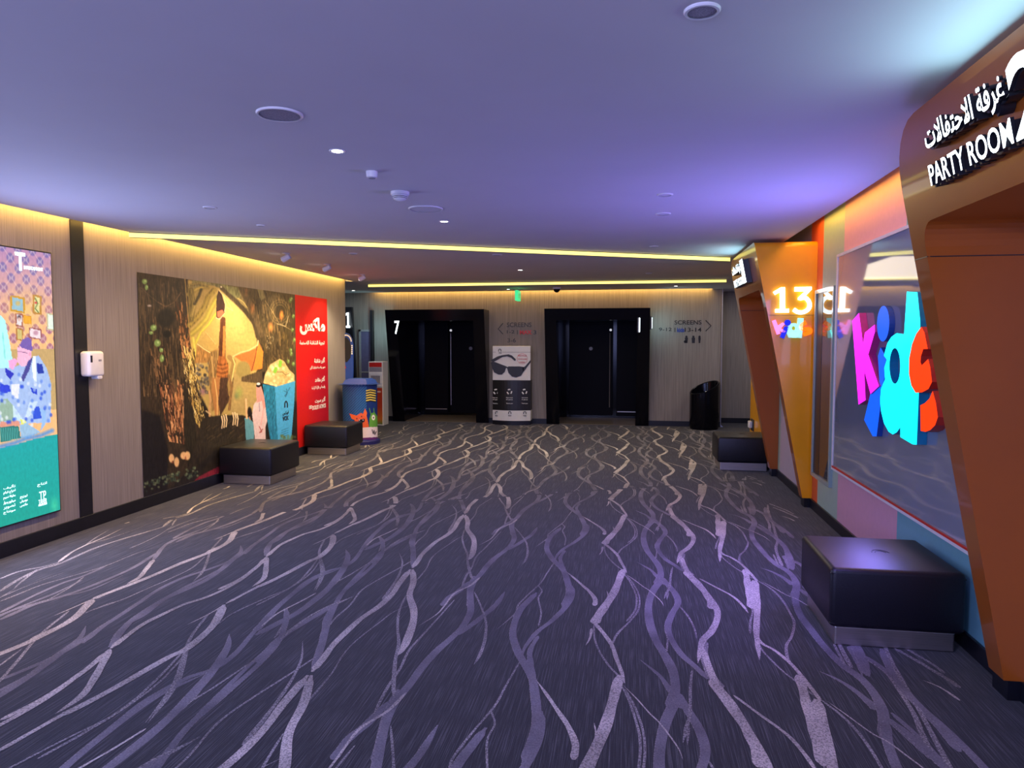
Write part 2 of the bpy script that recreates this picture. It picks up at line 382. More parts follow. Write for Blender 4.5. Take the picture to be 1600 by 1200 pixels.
# (view, strand kind 1 light 2 speckled 3 grey, width mm at start/end, taper, points)
STR = [
 (R3,3,44,44,'',[(940,20),(885,90),(855,180),(862,290),(900,400),(960,500),(1005,590),(1022,680),(1012,745),(975,830)]),
 (R3,3,5,42,'s',[(800,522),(860,570),(930,630),(985,710),(1035,780),(1075,830)]),
 (R3,3,42,30,'',[(930,5),(965,45),(1020,110),(1038,170),(1000,240),(975,320),(1000,400),(1060,490),(1150,570),(1225,645)]),
 (R3,2,10,14,'',[(685,685),(735,790),(775,910),(800,1020),(795,1180),(760,1290),(700,1400)]),
 (R3,2,10,14,'',[(720,0),(765,60),(795,130),(790,210),(740,280),(660,360),(625,430),(620,455)]),
 (R3,1,7,7,'b',[(690,680),(780,770),(860,860),(915,912),(970,980),(1040,1080),(1070,1155)]),
 (R2,1,46,58,'',[(1175,295),(1140,370),(1100,440),(1030,520),(985,570),(965,605)]),
 (R2,1,26,20,'e',[(965,600),(1040,660),(1100,720),(1130,780),(1170,850),(1195,905)]),
 (R2,2,10,12,'',[(960,600),(970,680),(1010,750),(1080,820),(1150,870),(1195,905)]),
 (R2,1,18,4,'e',[(945,630),(935,680),(905,720)]),
 (R2,1,4,14,'s',[(1050,420),(1062,450),(1050,490)]),
 (R3,3,38,42,'',[(155,105),(110,150),(55,210),(15,300),(8,380),(40,480),(90,570),(130,650),(145,750),(155,850),(148,950),(120,1060),(70,1180)]),
 (R3,3,40,16,'e',[(372,60),(372,130),(340,190),(250,280),(170,340),(115,400),(78,455),(68,500)]),
 (R3,3,20,34,'',[(165,375),(115,465),(118,550),(132,650)]),
 (R3,2,9,10,'',[(165,60),(187,95),(165,140),(182,230),(165,315)]),
 (R2,2,10,12,'e',[(630,250),(575,320),(535,375),(450,440),(380,500),(370,540),(320,580),(235,637)]),
 (R3,1,12,34,'s',[(150,650),(215,740),(290,850),(350,940),(395,1050),(385,1150)]),
 (R1,1,34,42,'e',[(300,205),(350,310),(430,375),(490,440),(552,520),(550,580),(500,645),(435,690),(405,750),(385,808)]),
 (R1,2,44,44,'',[(440,690),(435,770),(470,860),(540,930)]),
 (R3,1,44,46,'',[(1240,650),(1320,760),(1430,905),(1490,1010),(1530,1100),(1545,1200)]),
 (R1,1,14,20,'e',[(440,350),(560,400),(680,450),(750,500),(792,548)]),
 (R3,2,11,11,'',[(1048,190),(1105,260),(1140,330),(1155,390)]),
 (R3,2,11,20,'e',[(1125,590),(1115,700),(1112,860),(1090,950),(1068,1045)]),
 (R3,2,6,12,'s',[(950,330),(972,390),(965,480)]),
 (R3,2,20,5,'e',[(975,100),(968,150)]),
 (R4,1,40,54,'',[(585,620),(615,700),(640,800),(670,900),(700,1000),(725,1090),(750,1190)]),
 (R1,1,54,18,'e',[(868,360),(868,440),(858,540),(835,640),(830,720),(828,790)]),
 (R1,2,6,16,'s',[(800,475),(825,530),(800,590),(785,655)]),
 (R1,1,18,22,'',[(610,160),(640,200),(710,225),(790,270),(850,325),(890,365)]),
 (R1,2,13,16,'',[(880,355),(990,410),(1060,470),(1108,550),(1125,600),(1090,670),(1040,720),(1040,790),(1100,860),(1140,930)]),
 (R1,2,10,10,'',[(620,190),(640,225),(720,280),(800,320),(860,350)]),
 (R1,1,7,8,'b',[(920,365),(1000,400),(1100,445),(1165,465),(1240,500),(1300,530),(1358,575)]),
 (R1,1,14,4,'e',[(610,180),(625,215),(612,255)]),
 (R4,3,40,44,'',[(585,80),(572,150),(600,240),(680,350),(760,450),(870,560),(980,640),(1060,730),(1112,830),(1125,920),(1110,1010)]),
 (R4,3,6,44,'s',[(725,598),(820,640),(920,700),(1020,780),(1080,840)]),
 (R4,2,14,14,'',[(810,425),(850,500),(882,560)]),
 (R4,3,44,6,'e',[(915,440),(950,510),(978,580),(992,630)]),
 (R4,2,18,24,'',[(965,490),(1080,560),(1160,630),(1250,760),(1320,880),(1360,980),(1430,1120),(1470,1190)]),
 (R4,3,36,38,'',[(1110,455),(1170,590),(1240,700),(1330,800),(1430,900),(1520,1000),(1600,1100)]),
 (R4,2,22,26,'',[(1195,455),(1330,530),(1430,590),(1530,650),(1600,700)]),
 (R4,1,5,16,'s',[(1365,652),(1480,700),(1600,780)]),
 (R4,3,30,34,'',[(1150,890),(1260,990),(1350,1070),(1440,1150)]),
 (R1,2,20,22,'',[(1330,190),(1340,270),(1380,380),(1410,490),(1432,570),(1415,640),(1440,740),(1480,830)]),
 (R1,2,18,18,'',[(1345,180),(1450,220),(1550,262),(1600,290)]),
 (R1,3,24,34,'',[(1200,240),(1300,290),(1400,380),(1500,450),(1600,540)]),
 (R1,3,30,40,'e',[(1110,110),(1160,170),(1185,240),(1185,300)]),
 (R1,2,14,14,'',[(1080,0),(1100,120),(1072,170),(1112,275)]),
 (R1,3,34,44,'',[(1235,420),(1350,490),(1440,560),(1520,650),(1555,760),(1588,870)]),
 (R1,3,20,24,'',[(965,10),(1050,60),(1110,120)]),
 # middle
 (R7,1,40,46,'e',[(980,600),(983,680),(960,760),(985,850),(982,930),(945,1040),(915,1100),(885,1138)]),
 (R7,1,42,36,'',[(965,600),(900,680),(850,755),(770,830),(660,905),(560,995),(480,1075),(425,1150),(350,1240)]),
 (R7,3,16,40,'',[(1150,185),(1110,220),(1050,285),(1005,345),(985,420),(985,500),(982,590)]),
 (R7,2,8,24,'s',[(895,495),(915,555),(895,630),(845,715),(790,790)]),
 (R7,2,12,12,'',[(975,545),(880,600),(770,660),(660,730),(590,820),(500,900),(450,960)]),
 (R7,2,6,22,'s',[(605,768),(550,795),(490,820)]),
 (R7,3,34,40,'',[(500,810),(400,875),(280,945),(150,1030),(60,1120),(0,1180)]),
 (R7,3,30,30,'',[(500,810),(540,745),(600,690),(680,620),(740,565),(788,500),(792,440),(775,395)]),
 (R7,3,34,34,'',[(500,810),(445,900),(430,980),(410,1060),(385,1150)]),
 (R7,2,8,20,'s',[(1065,352),(960,385),(870,430),(795,490)]),
 (R7,2,12,12,'',[(858,215),(830,270),(760,320),(660,358),(540,408),(490,445)]),
 (R7,2,12,16,'e',[(855,215),(892,270),(880,332)]),
 (R7,3,20,42,'',[(960,255),(860,290),(780,345),(710,405),(665,470),(620,535),(555,580),(450,610),(330,670),(250,735),(140,830),(50,930),(-20,1000)]),
 (R7,2,24,18,'',[(978,195),(978,250),(965,300),(900,350),(830,400),(700,472)]),
 (R7,3,46,44,'s',[(562,475),(575,520),(550,590),(500,660),(440,730),(370,790),(260,870),(130,940),(0,1010)]),
 (R7,2,10,12,'',[(735,540),(600,625),(500,680)]),
 (R7,1,12,12,'',[(375,748),(280,800),(200,840),(120,885),(35,955)]),
 (R7,2,22,14,'e',[(180,845),(192,900),(150,980),(112,1032)]),
 (R7,1,20,26,'',[(850,208),(740,262),(620,312),(490,376)]),
 (R7,1,50,36,'',[(482,380),(480,425),(460,465),(400,520),(330,550),(200,620),(80,680),(-10,718)]),
 (R7,1,6,14,'s',[(355,446),(430,412),(482,382)]),
 (R7,2,16,22,'e',[(430,410),(400,470),(395,520),(410,600),(402,655),(362,732)]),
 (R7,2,14,16,'',[(385,535),(330,610),(250,690),(130,760),(0,825)]),
 (R5,3,36,44,'',[(1365,0),(1345,60),(1342,140),(1340,230),(1290,320),(1220,390),(1130,470),(1040,570),(960,680),(880,775),(830,860),(800,950),(770,1080),(740,1190)]),
 (R5,3,34,38,'',[(870,775),(790,830),(690,930),(580,1020),(480,1150)]),
 (R5,1,18,6,'e',[(1400,10),(1340,60),(1240,110),(1180,185),(1130,240),(1015,315)]),
 (R5,3,34,34,'s',[(1557,98),(1500,180),(1420,250),(1330,320),(1250,370)]),
 (R5,2,10,22,'e',[(1365,100),(1410,200),(1437,290),(1430,400),(1400,490),(1362,555)]),
 (R5,2,10,16,'',[(1240,150),(1150,250),(1060,350),(960,460),(900,580),(820,700),(738,860)]),
 (R5,2,12,22,'',[(938,120),(895,220),(885,320),(892,420),(872,520),(862,640),(860,750)]),
 (R5,2,6,12,'s',[(1005,168),(870,220),(760,300),(620,410),(540,500),(480,600),(400,700),(310,800),(240,890)]),
 # left
 (R6,1,26,34,'',[(1640,-90),(1540,0),(1430,70),(1300,130),(1150,180),(1030,235),(900,300),(800,370),(690,455)]),
 (R6,1,38,34,'e',[(685,460),(640,550),(590,640),(530,730),(460,790),(345,865)]),
 (R6,1,34,28,'',[(665,480),(560,570),(450,650),(300,750),(150,830),(0,905)]),
 (R7,3,20,40,'',[(420,245),(330,290),(250,330),(150,390),(90,440),(60,515)]),
 (R8,3,44,34,'s',[(1505,450),(1505,490),(1440,550),(1370,610),(1280,670),(1150,730),(1020,790),(900,880),(800,940),(700,1040)]),
 (R8,3,30,30,'',[(1600,430),(1530,490),(1440,545),(1300,600),(1150,650),(1000,720),(880,800),(760,880),(640,960),(520,1060)]),
 (R8,1,24,34,'',[(1600,310),(1465,362)]),
 (R8,1,46,36,'',[(1462,365),(1430,425),(1310,492),(1130,562),(950,640),(800,700),(650,757),(580,787)]),
 (R8,1,50,26,'',[(578,790),(530,842),(470,900),(380,955),(250,1010),(190,1045)]),
 (R8,1,6,14,'s',[(1335,417),(1400,390),(1465,362)]),
 (R8,2,16,20,'e',[(1390,400),(1320,480),(1290,560),(1262,620),(1208,675)]),
 (R8,2,10,10,'',[(1455,412),(1540,380),(1600,365)]),
 (R8,2,12,12,'',[(1280,520),(1200,590),(1080,650),(920,720),(760,790),(560,860)]),
 (R8,2,28,28,'s',[(1060,322),(900,370),(700,430),(560,480),(380,560),(250,600),(130,655),(0,735)]),
 (R8,1,8,24,'s',[(770,342),(650,400),(550,442),(450,492),(365,555)]),
 (R8,2,6,12,'s',[(890,333),(700,400),(560,440)]),
 (R8,2,6,14,'s',[(685,350),(600,400),(530,450)]),
 (R8,2,18,22,'',[(370,555),(280,580),(120,612),(0,658)]),
 (R8,2,20,10,'e',[(230,600),(130,680),(85,722)]),
 (R8,1,26,10,'b',[(852,283),(820,300),(775,314)]),
 (R8,2,8,10,'s',[(1085,322),(1000,380),(900,430),(810,468)]),
 (R8,3,14,34,'',[(1370,295),(1280,340),(1150,390),(1060,430),(1010,470),(960,540)]),
 (R8,1,34,30,'e',[(960,540),(912,600),(870,650),(795,690)]),
 (R8,3,10,24,'s',[(1550,278),(1430,330),(1280,360),(1130,400),(1050,440)]),
 (R8,2,10,16,'s',[(1000,455),(850,500),(680,570),(550,612),(400,655),(250,700),(100,760),(0,800)]),
 (R8,3,28,32,'',[(990,490),(850,580),(700,650),(500,730),(350,780),(200,825),(0,915)]),
 (R8,3,20,26,'',[(660,580),(520,642),(380,690),(200,770),(0,872)]),
 (R8,2,12,10,'e',[(525,645),(440,710),(300,790),(240,812)]),
 (R8,2,5,12,'s',[(415,613),(200,690),(0,775)]),
]
PER = 1.618
def spline(P, n=9):
    P = [np.array(p, float) for p in P]; Q = [2 * P[0] - P[1]] + P + [2 * P[-1] - P[-2]]; out = []
    for i in range(1, len(Q) - 2):
        for k in range(n):
            t = k / n
            out.append(0.5 * (2 * Q[i] + (Q[i + 1] - Q[i - 1]) * t + (2 * Q[i - 1] - 5 * Q[i] + 4 * Q[i + 1] - Q[i + 2]) * t * t + (3 * Q[i] - Q[i - 1] - 3 * Q[i + 1] + Q[i + 2]) * t ** 3))
    out.append(P[-1]); return out
def carpet():
    V, Fc, MI = [], [], []
    def quad(a, b, c, d, mi):
        k = len(V); V.extend([a, b, c, d]); Fc.append((k, k + 1, k + 2, k + 3)); MI.append(mi)
    # ground
    for x0, x1, y0, y1 in ((-4.6, 1.75, -2.0, YB), (-7.0, -4.6, 11.05, YB), (1.75, 3.2, YW, 14.6)):
        quad((x0, y0, 0), (x1, y0, 0), (x1, y1, 0), (x0, y1, 0), 0)
    rnd = random.Random(3)
    seam = lambda x: 6.24 + 0.50 * (x + 3.19)
    for si, (v, kind, w0, w1, tp, pts) in enumerate(STR):
        c = [onz(v[0] + a / v[1 + 1], v[1] + b / v[2])[:2] for a, b in pts]
        # sharp photo clicks -> smooth line
        c = spline(c, 7); n = len(c)
        c = np.array(c); d = np.gradient(c, axis=0); d /= np.linalg.norm(d, axis=1)[:, None] + 1e-9
        nr = np.stack([-d[:, 1], d[:, 0]], 1); t = np.linspace(0, 1, n)
        hw = (w0 + (w1 - w0) * t) / 2000.0
        if 's' in tp or 'b' in tp: hw = hw * np.clip(t / 0.18, 0.08, 1) ** 0.7
        if 'e' in tp or 'b' in tp: hw = hw * np.clip((1 - t) / 0.22, 0.08, 1) ** 0.7
        hw = hw * np.clip(t / 0.035, 0.35, 1) * np.clip((1 - t) / 0.035, 0.35, 1)
        hw = hw * (1 + 0.07 * np.sin(t * 23 + si)) ; z0 = 0.0006 + 0.00007 * (si % 12) + (0.0008 if kind == 1 else 0.0)
        for k in range(-6, 8):
            for far in (0, 1):
                dy = k * PER - (0.12 if far else 0)
                cc = c + [0.0 if not far else 0.02, dy]
                z = z0 + 0.00003 * (k % 2)
                if cc[:, 1].max() < -1.5 or cc[:, 1].min() > YB: continue
                a = cc + nr * hw[:, None]; b = cc - nr * hw[:, None]
                for i in range(n - 1):
                    mx_, my_ = cc[i]
                    if my_ > 13.72 or my_ < -1.8 or mx_ < -4.57 or mx_ > 1.72: continue
                    s_ = my_ - seam(mx_)
                    if (s_ > 0.03) != bool(far) or abs(s_) < 0.03: continue
                    quad((*a[i], z), (*a[i + 1], z), (*b[i + 1], z), (*b[i], z), kind)
                    if kind == 3:   # pale outline down one side of the grey strands
                        e0, e1 = cc[i] - nr[i] * (hw[i] + 0.002), cc[i + 1] - nr[i + 1] * (hw[i + 1] + 0.002)
                        quad((*b[i], z + .0001), (*b[i + 1], z + .0001), (*e1, z + .0001), (*e0, z + .0001), 2)
    me = bpy.data.meshes.new('floor'); me.from_pydata(V, [], Fc); me.polygons.foreach_set('material_index', MI)
    for m in CARPET: me.materials.append(m)
    bm = bmesh.new(); bm.from_mesh(me); bm.normal_update()
    for f in bm.faces:
        if f.normal.z < 0: f.normal_flip()
    bm.to_mesh(me); bm.free()
    o = bpy.data.objects.new('floor', me); COL.objects.link(o); o['kind'] = 'structure'
carpet()

# ceiling: suspended slab, a slot along the walls and the lid above it
bm = bmesh.new()
box(bm, -4.5, 1.5, -2.0, 13.72, ZC, ZC + 0.03); box(bm, -7.0, -4.5, 11.15, 13.72, ZC, ZC + 0.03); box(bm, 1.5, 3.2, YW, 14.6, ZC, ZC + 0.03)
box(bm, -7.0, 3.2, -2.0, 15.0, 2.9, 2.95)
struct('ceiling', bm, M['ceiling'])
struct('wall_left', bx(-4.75, XL, -2.0, 11.05, 0, 2.9), M['wall'])
struct('wall_left_return', bx(-7.0, -4.75, 10.95, 11.05, 0, 2.9), M['wall'])
struct('wall_far_left', bx(-7.1, -7.0, 11.05, YB, 0, 2.9), M['wall'])
# back wall with two door recesses cut in it
bm = bmesh.new()
RA, RB = (-4.53, -2.975), (-1.47, 0.20)
for x0, x1, z0, z1 in ((-7.0, RA[0], 0, 2.9), (RA[1], RB[0], 0, 2.9), (RB[1], 1.70, 0, 2.9), (RA[0], RA[1], 2.15, 2.9), (RB[0], RB[1], 2.15, 2.9)):
    box(bm, x0, x1, YB, YB + 0.12, z0, z1)
struct('wall_back', bm, M['wall'])
struct('wall_back_right', bx(1.70, 3.2, 14.6, 14.7, 0, 2.9), M['wall'])
struct('wall_far_right', bx(3.2, 3.3, YW, 14.6, 0, 2.9), M['wall'])
# right wall: painted colour stripes
bm = bmesh.new()
cuts = [(-2.0, 1.8, 2), (1.8, 3.5, 4), (3.5, 4.99, 3), (4.99, 6.35, 2), (6.35, 7.0, 1), (7.0, 7.45, 0), (7.45, 8.7, 4), (8.7, 9.9, 1), (9.9, YW, 5)]
for y0, y1, mi in cuts: box(bm, XR, XR + 0.12, y0, y1, 0, 2.9, mi)
M['lilac'] = mat('wall_paint_lilac', (0.42, 0.36, 0.48), 0.5, var=0.03)
struct('wall_right', bm, [M['red_orange'], M['green'], M['pink'], M['teal'], M['lilac'], M['orange']])
# skirting
struct('baseboard_left', bx(XL, XL + 0.018, -2.0, 11.05, 0, 0.115, 0.003), M['black'])
bm = bmesh.new()
for x0, x1 in ((-7.0, RA[0] - 0.0), (RA[1], RB[0]), (RB[1], 1.70)): box(bm, x0, x1, YB - 0.018, YB, 0, 0.10)
struct('baseboard_back', bm, M['black'])
struct('baseboard_right', bx(XR - 0.018, XR, -2.0, YW, 0, 0.09, 0.003), M['black'])
struct('baseboard_back_right', bx(1.70, 3.2, 14.58, 14.6, 0, 0.10), M['black'])
struct('trim_left_strip', bx(XL, XL + 0.012, 5.275, 5.414, 0.115, 2.62), M['black'])  # flat black strip put in place of a recessed dark slot
bm = bmesh.new(); box(bm, 1.685, 1.70, YB - 0.03, YB + 0.12, 0.0, 2.60)
struct('trim_back_corner', bm, M['steel'])
struct('trim_alcove_corner', bx(-5.20, -5.15, YB - 0.10, YB, 0.0, 2.25), M['black'])
# recesses behind the black portals
for i, (a, b) in enumerate((RA, RB)):
    bm = bmesh.new(); y1 = 15.15
    box(bm, a - .05, a, YB + 0.12, y1, 0, 2.3); box(bm, b, b + .05, YB + 0.12, y1, 0, 2.3); box(bm, a, b, YB + 0.12, y1, 2.15, 2.2)
    box(bm, a, b, y1, y1 + .05, 0, 2.2)
    box(bm, a, a + .012, YB, YB + .12, 0, 2.15); box(bm, b - .012, b, YB, YB + .12, 0, 2.15); box(bm, a, b, YB, YB + .12, 2.138, 2.15)
    struct('wall_recess_%s' % ('left', 'right')[i], bm, M['gloss_black'])
    struct('floor_threshold_%s' % ('left', 'right')[i], bx(a, b, YB - 0.02, y1, -0.01, 0.004), M['threshold'])
# alcove door
bm = bmesh.new()
for q in ((-5.46, -5.42, .09, 1.86), (-5.19, -5.15, .09, 1.86)): box(bm, q[0], q[1], YB - 0.05, YB, q[2], q[3])
box(bm, -5.46, -5.15, YB - 0.05, YB, 1.82, 1.86)
d1 = struct('door_1', bm, M['grey_paint'])
obj('door_leaf', bx(-5.42, -5.19, YB - 0.03, YB - 0.005, 0.12, 1.82), M['violet_glass'], d1)
obj('rail', bx(-5.42, -5.19, YB - 0.04, YB - 0.03, 0.98, 1.01), M['grey_paint'], d1)
# ================================================================ portals
def portal(root, W, H, u2p, lean, leg_bot, leg_top, head_z, rfar, rnear, rin, mats, z0=0.09, end_mat=0, front_mat=1):
    """leaning door surround; u runs along the wall from the far end, n stands off the wall"""
    def arc(cx, cz, r, a0, a1, n=7): return [(cx + r * math.cos(R(a0 + (a1 - a0) * k / (n - 1))), cz + r * math.sin(R(a0 + (a1 - a0) * k / (n - 1)))) for k in range(n)]
    outer = [(0, z0), (0, H * .35), (0, H * .7)] + arc(rfar, H - rfar, rfar, 180, 90) + [(W * .5, H)] + arc(W - rnear, H - rnear, rnear, 90, 0) + [(W, H * .7), (W, H * .35), (W, z0)]
    def lw(z): return leg_bot + (leg_top - leg_bot) * z / head_z
    inner = [(lw(z0), z0), (lw(H * .35), H * .35), (lw(H * .7), H * .7)] + arc(leg_top + rin, head_z - rin, rin, 180, 90) + [(W * .5, head_z)] + arc(W - leg_top - rin, head_z - rin, rin, 90, 0) + [(W - lw(H * .7), H * .7), (W - lw(H * .35), H * .35), (W - lw(z0), z0)]
    bm = bmesh.new()
    fo = [bm.verts.new(u2p(u, lean(z), z)) for u, z in outer]; fi = [bm.verts.new(u2p(u, lean(z), z)) for u, z in inner]
    bo = [bm.verts.new(u2p(u, 0.001, z)) for u, z in outer]; bi = [bm.verts.new(u2p(u, 0.001, z)) for u, z in inner]
    n = len(outer)
    for i in range(n - 1):
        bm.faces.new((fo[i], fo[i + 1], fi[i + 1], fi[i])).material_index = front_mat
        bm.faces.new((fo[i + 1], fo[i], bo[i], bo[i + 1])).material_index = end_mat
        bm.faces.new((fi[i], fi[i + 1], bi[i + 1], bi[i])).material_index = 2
    bm.faces.new((fo[0], fi[0], bi[0], bo[0])); bm.faces.new((fo[-1], fi[-1], bi[-1], bo[-1]))
    return obj('surround', bm, mats, root, smooth=False)

leanR = lambda z: 0.07 + 0.2 * z
# lettering places: along from the far end, height, width, letter height
PT = (0.45, 2.222, 0.62, 0.082, 0.465, 2.338, 0.60, 0.112, 1.085, 2.222, 0.20, 0.245)
LEGB = 0.135
def party_arch(y_far, label, number):
    root = thing('party_room_portal', label, 'doorway', (XR, y_far - 0.9, 0), 'orange leaning portals of the party rooms')
    u2p = lambda u, n, z: (XR - n, y_far - u, z)
    portal(root, 1.75, 2.565, u2p, leanR, LEGB, 0.14, 2.12, 0.26, 0.05, 0.10, [M['orange'], M['orange_trim'], M['orange_shaded']])
    # joint lines in the panels
    for u0, u1 in ((0.0, 0.14), (1.61, 1.75)):
        z = 1.975; n = leanR(z); obj('panel_joint', bx(XR - n - 0.001, XR - n + 0.004, y_far - u1, y_far - u0, z, z + 0.004), M['dark_plastic'], root)
    obj('panel_joint', bx(XR - leanR(1.975) + .01, XR - .01, y_far - 0.144, y_far - 0.1425, 1.975, 1.979), M['dark_plastic'], root)
    obj('panel_joint', bx(XR - leanR(1.86) + .01, XR - .01, y_far - 1.7512, y_far - 1.750, 1.86, 1.863), M['dark_plastic'], root)
    # skirting of the two legs
    for u0, u1 in ((0.0, LEGB), (1.75 - LEGB, 1.75)):
        obj('plinth', bx(XR - 0.07, XR, y_far - u1, y_far - u0, 0, 0.09), M['black'], root)
    V = Vector((-0.2, 0, 1)).normalized(); U = Vector((0, -1, 0))
    P = lambda y, z, d: (XR - leanR(z) - d, y, z)
    L = [M['glow_white'], M['dark_plastic']]
    for nm, body, y, z, w_, h_, wt, lab in (('room_lettering', 'PARTY ROOM', PT[0], PT[1], PT[2], PT[3], 0.012, 'lit white PARTY ROOM lettering'), ('arabic_lettering', arabic('غرفة الاحتفالات'), PT[4], PT[5], PT[6], PT[7], 0.02, 'lit white Arabic lettering'),
                                        ('room_number', number, PT[8], PT[9], PT[10], PT[11], 0.02, 'large lit white numeral ' + number)):
        o = obj(nm, text_bm(body, P(y_far - y, z, 0.05), U, V, w_, h_, 0.012, wt, side=1), L, root, label=lab, recalc=False)
        obj('letter_returns', text_bm(body, P(y_far - y, z, 0.002), U, V, w_, h_, 0.046, wt - 0.004), M['dark_plastic'], o)
    return root
M['orange_shaded'] = mat('orange_laminate_reveal_shade', (0.46, 0.105, 0.008), 0.35, var=0.05, scale=(3, 3, 3), coat=0.2)  # shade inside the openings is mixed into this orange
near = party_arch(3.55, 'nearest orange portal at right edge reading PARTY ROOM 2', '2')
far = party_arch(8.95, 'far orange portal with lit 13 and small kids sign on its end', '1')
# number 13 and the small kids letters on the end of the far portal
ye = 8.95 - 1.75
P13 = lambda x0, y0, s, pts: [ony(x0 + u / s, y0 + v / s, ye - 0.03) for u, v in pts]
C2 = (1200, 430, 10)
def flat_letter(name, pts, m, parent, dep, lab=None, side=None):
    bm = bmesh.new(); prism(bm, [tuple(p) for p in P13(*C2, pts)], (0, dep, 0), 0, 1 if side else None)
    return obj(name, bm, [m, side] if side else m, parent, recalc=True, label=lab)
def thick_stroke(pts, w):
    """outline of a stroked curve in the plane of the photograph"""
    c = np.array(spline(pts, 6)); d = np.gradient(c, axis=0); d /= np.linalg.norm(d, axis=1)[:, None]; n = np.stack([-d[:, 1], d[:, 0]], 1) * w / 2
    return [tuple(p) for p in (c + n)] + [tuple(p) for p in (c - n)[::-1]]
s13 = obj('lit_number', (lambda b: b)(bmesh.new()), M['glow_white'], far, label='lit white number 13')
def join_into(o, polys, dep, fn):
    bm = bmesh.new(); off = wloc(o)
    for pts in polys: prism(bm, [tuple(Vector(fn(p)) - off) for p in pts], (0, dep, 0))
    bmesh.ops.recalc_face_normals(bm, faces=bm.faces); bm.to_mesh(o.data); bm.free()
q13 = lambda p: ony(C2[0] + p[0] / C2[2], C2[1] + p[1] / C2[2], ye - 0.03)
join_into(s13, [[(85, 262), (205, 190), (268, 190), (268, 530), (328, 522), (328, 582), (118, 582), (118, 530), (192, 530), (192, 262), (112, 305)],
                [(422, 186), (682, 180), (682, 225), (560, 350), (540, 385), (475, 385), (478, 350), (588, 248), (422, 252)],
                thick_stroke([(500, 360), (590, 355), (650, 430), (640, 520), (560, 575), (470, 575), (405, 535)], 60)], 0.02, q13)
kid = obj('kids_letter_k', (lambda b: b)(bmesh.new()), M['k2_pink'], far, label='small lit pink letter k')
join_into(kid, [[(68, 715), (120, 695), (155, 790), (235, 738), (262, 765), (205, 830), (288, 880), (240, 900), (180, 855), (192, 915), (143, 928)]], 0.03, q13)
kid = obj('kids_letter_i', bmesh.new(), M['k2_blue'], far, label='small lit blue letter i')
join_into(kid, [[(310 + 48 * math.cos(a), 742 + 48 * math.sin(a)) for a in np.linspace(0, 6.28, 19)[:-1]], [(262, 800), (335, 800), (300, 880), (250, 992), (190, 965), (215, 900)]], 0.025, q13)
kid = obj('kids_letter_d', bmesh.new(), M['k2_cyan'], far, label='small lit pale cyan letter d')
ring = [(405 + 105 * math.cos(a), 860 + 112 * math.sin(a)) for a in np.linspace(-.3, 2 * math.pi - .3, 25)] + [(405 + 32 * math.cos(a), 828 + 32 * math.sin(a)) for a in np.linspace(2 * math.pi - .3, -.3, 25)]
join_into(kid, [ring, [(475, 668), (560, 672), (528, 982), (440, 975)], [(300, 905), (330, 975), (440, 978), (470, 900), (400, 880)]], 0.032, q13)
kid = obj('kids_letter_s', bmesh.new(), M['k2_orange'], far, label='small lit orange letter s')
join_into(kid, [thick_stroke([(600, 740), (530, 780), (520, 830), (590, 840), (660, 850), (655, 895), (565, 925)], 62)], 0.03, q13)

leanB = lambda z: 0.08 + 0.19 * z
M['black_front'] = M['gloss_black']
def black_portal(x0, x1, label, door_x0, door_x1, handle_x, side_x0, side_x1, mirror):
    W = x1 - x0
    root = thing('screen_doorway', label, 'doorway', ((x0 + x1) / 2, YB, 0), 'black leaning doorways of the screens')
    u2p = lambda u, n, z: (x0 + u, YB - n, z)
    portal(root, W, 2.235, u2p, leanB, 0.25, 0.22, 2.02, 0.004, 0.004, 0.01, [M['gloss_black']] * 3, z0=0.005)
    yd = 15.05
    dl = obj('door_leaf', bx(door_x0, door_x1, yd, yd + 0.05, 0.06, 2.05, 0.006), M['black_door'], root)
    bm = bmesh.new(); tube(bm, [(handle_x, yd - 0.06, 0.24), (handle_x, yd - 0.06, 1.80)], 0.011)
    for z in (0.35, 1.7): tube(bm, [(handle_x, yd - 0.06, z), (handle_x, yd, z)], 0.008)
    obj('pull_handle', bm, M['steel'], dl, smooth=True, label='long vertical steel pull handle')
    bm = bmesh.new(); lathe(bm, [(0.0, -0.01), (0.035, -0.01), (0.04, 0.0)], ((door_x0 + door_x1) / 2, yd, 1.47), 'y', 18)
    obj('viewer', bm, M['grey_plastic'], dl)
    bm = bmesh.new(); lathe(bm, [(0.0, -0.03), (0.022, -0.03), (0.026, 0.0)], (handle_x - 0.01 * mirror, yd, 1.86), 'y', 16)
    obj('indicator_light', bm, M['soft_lamp'], dl)
    sp = obj('side_panel', bx(side_x0, side_x1, yd - 0.02, yd + 0.04, 0.06, 2.05, 0.006), M['black_door'], root)
    obj('kick_strip', bx(side_x0 + 0.02, side_x1 - 0.02, yd - 0.035, yd - 0.02, 0.14, 0.155), M['steel'], sp)
    return root
M['black_door'] = mat('black_door_laminate', (0.003, 0.003, 0.007), 0.5, var=0.1, spec=0.08)
M['soft_lamp'] = emat('small_indicator', (0.8, 0.8, 0.85, 1), 0.7)
p7 = black_portal(-4.74, -2.765, 'left black doorway with a lit 7, beside the glasses recycling stand', -3.86, -2.96, -3.87 + .03, -4.44, -3.92, 1)
obj('screen_number', text_bm('7', (-4.56, YB - leanB(1.80) - 0.03, 1.76), (1, 0, 0), (0, 0.0, 1), 0.10, 0.27, 0.012, 0.02, side=1), [M['glow_white'], M['dark_plastic']], p7, label='lit white numeral 7', recalc=False)
p8 = black_portal(-1.605, 0.355, 'right black doorway between the glasses stand and the litter bin', -1.28, -0.36, -0.42, -0.28, 0.17, -1)
sb = obj('projecting_number_sign', bx(0.12, 0.165, 13.32, 13.50, 1.78, 2.06, 0.006), M['dark_plastic'], p8)
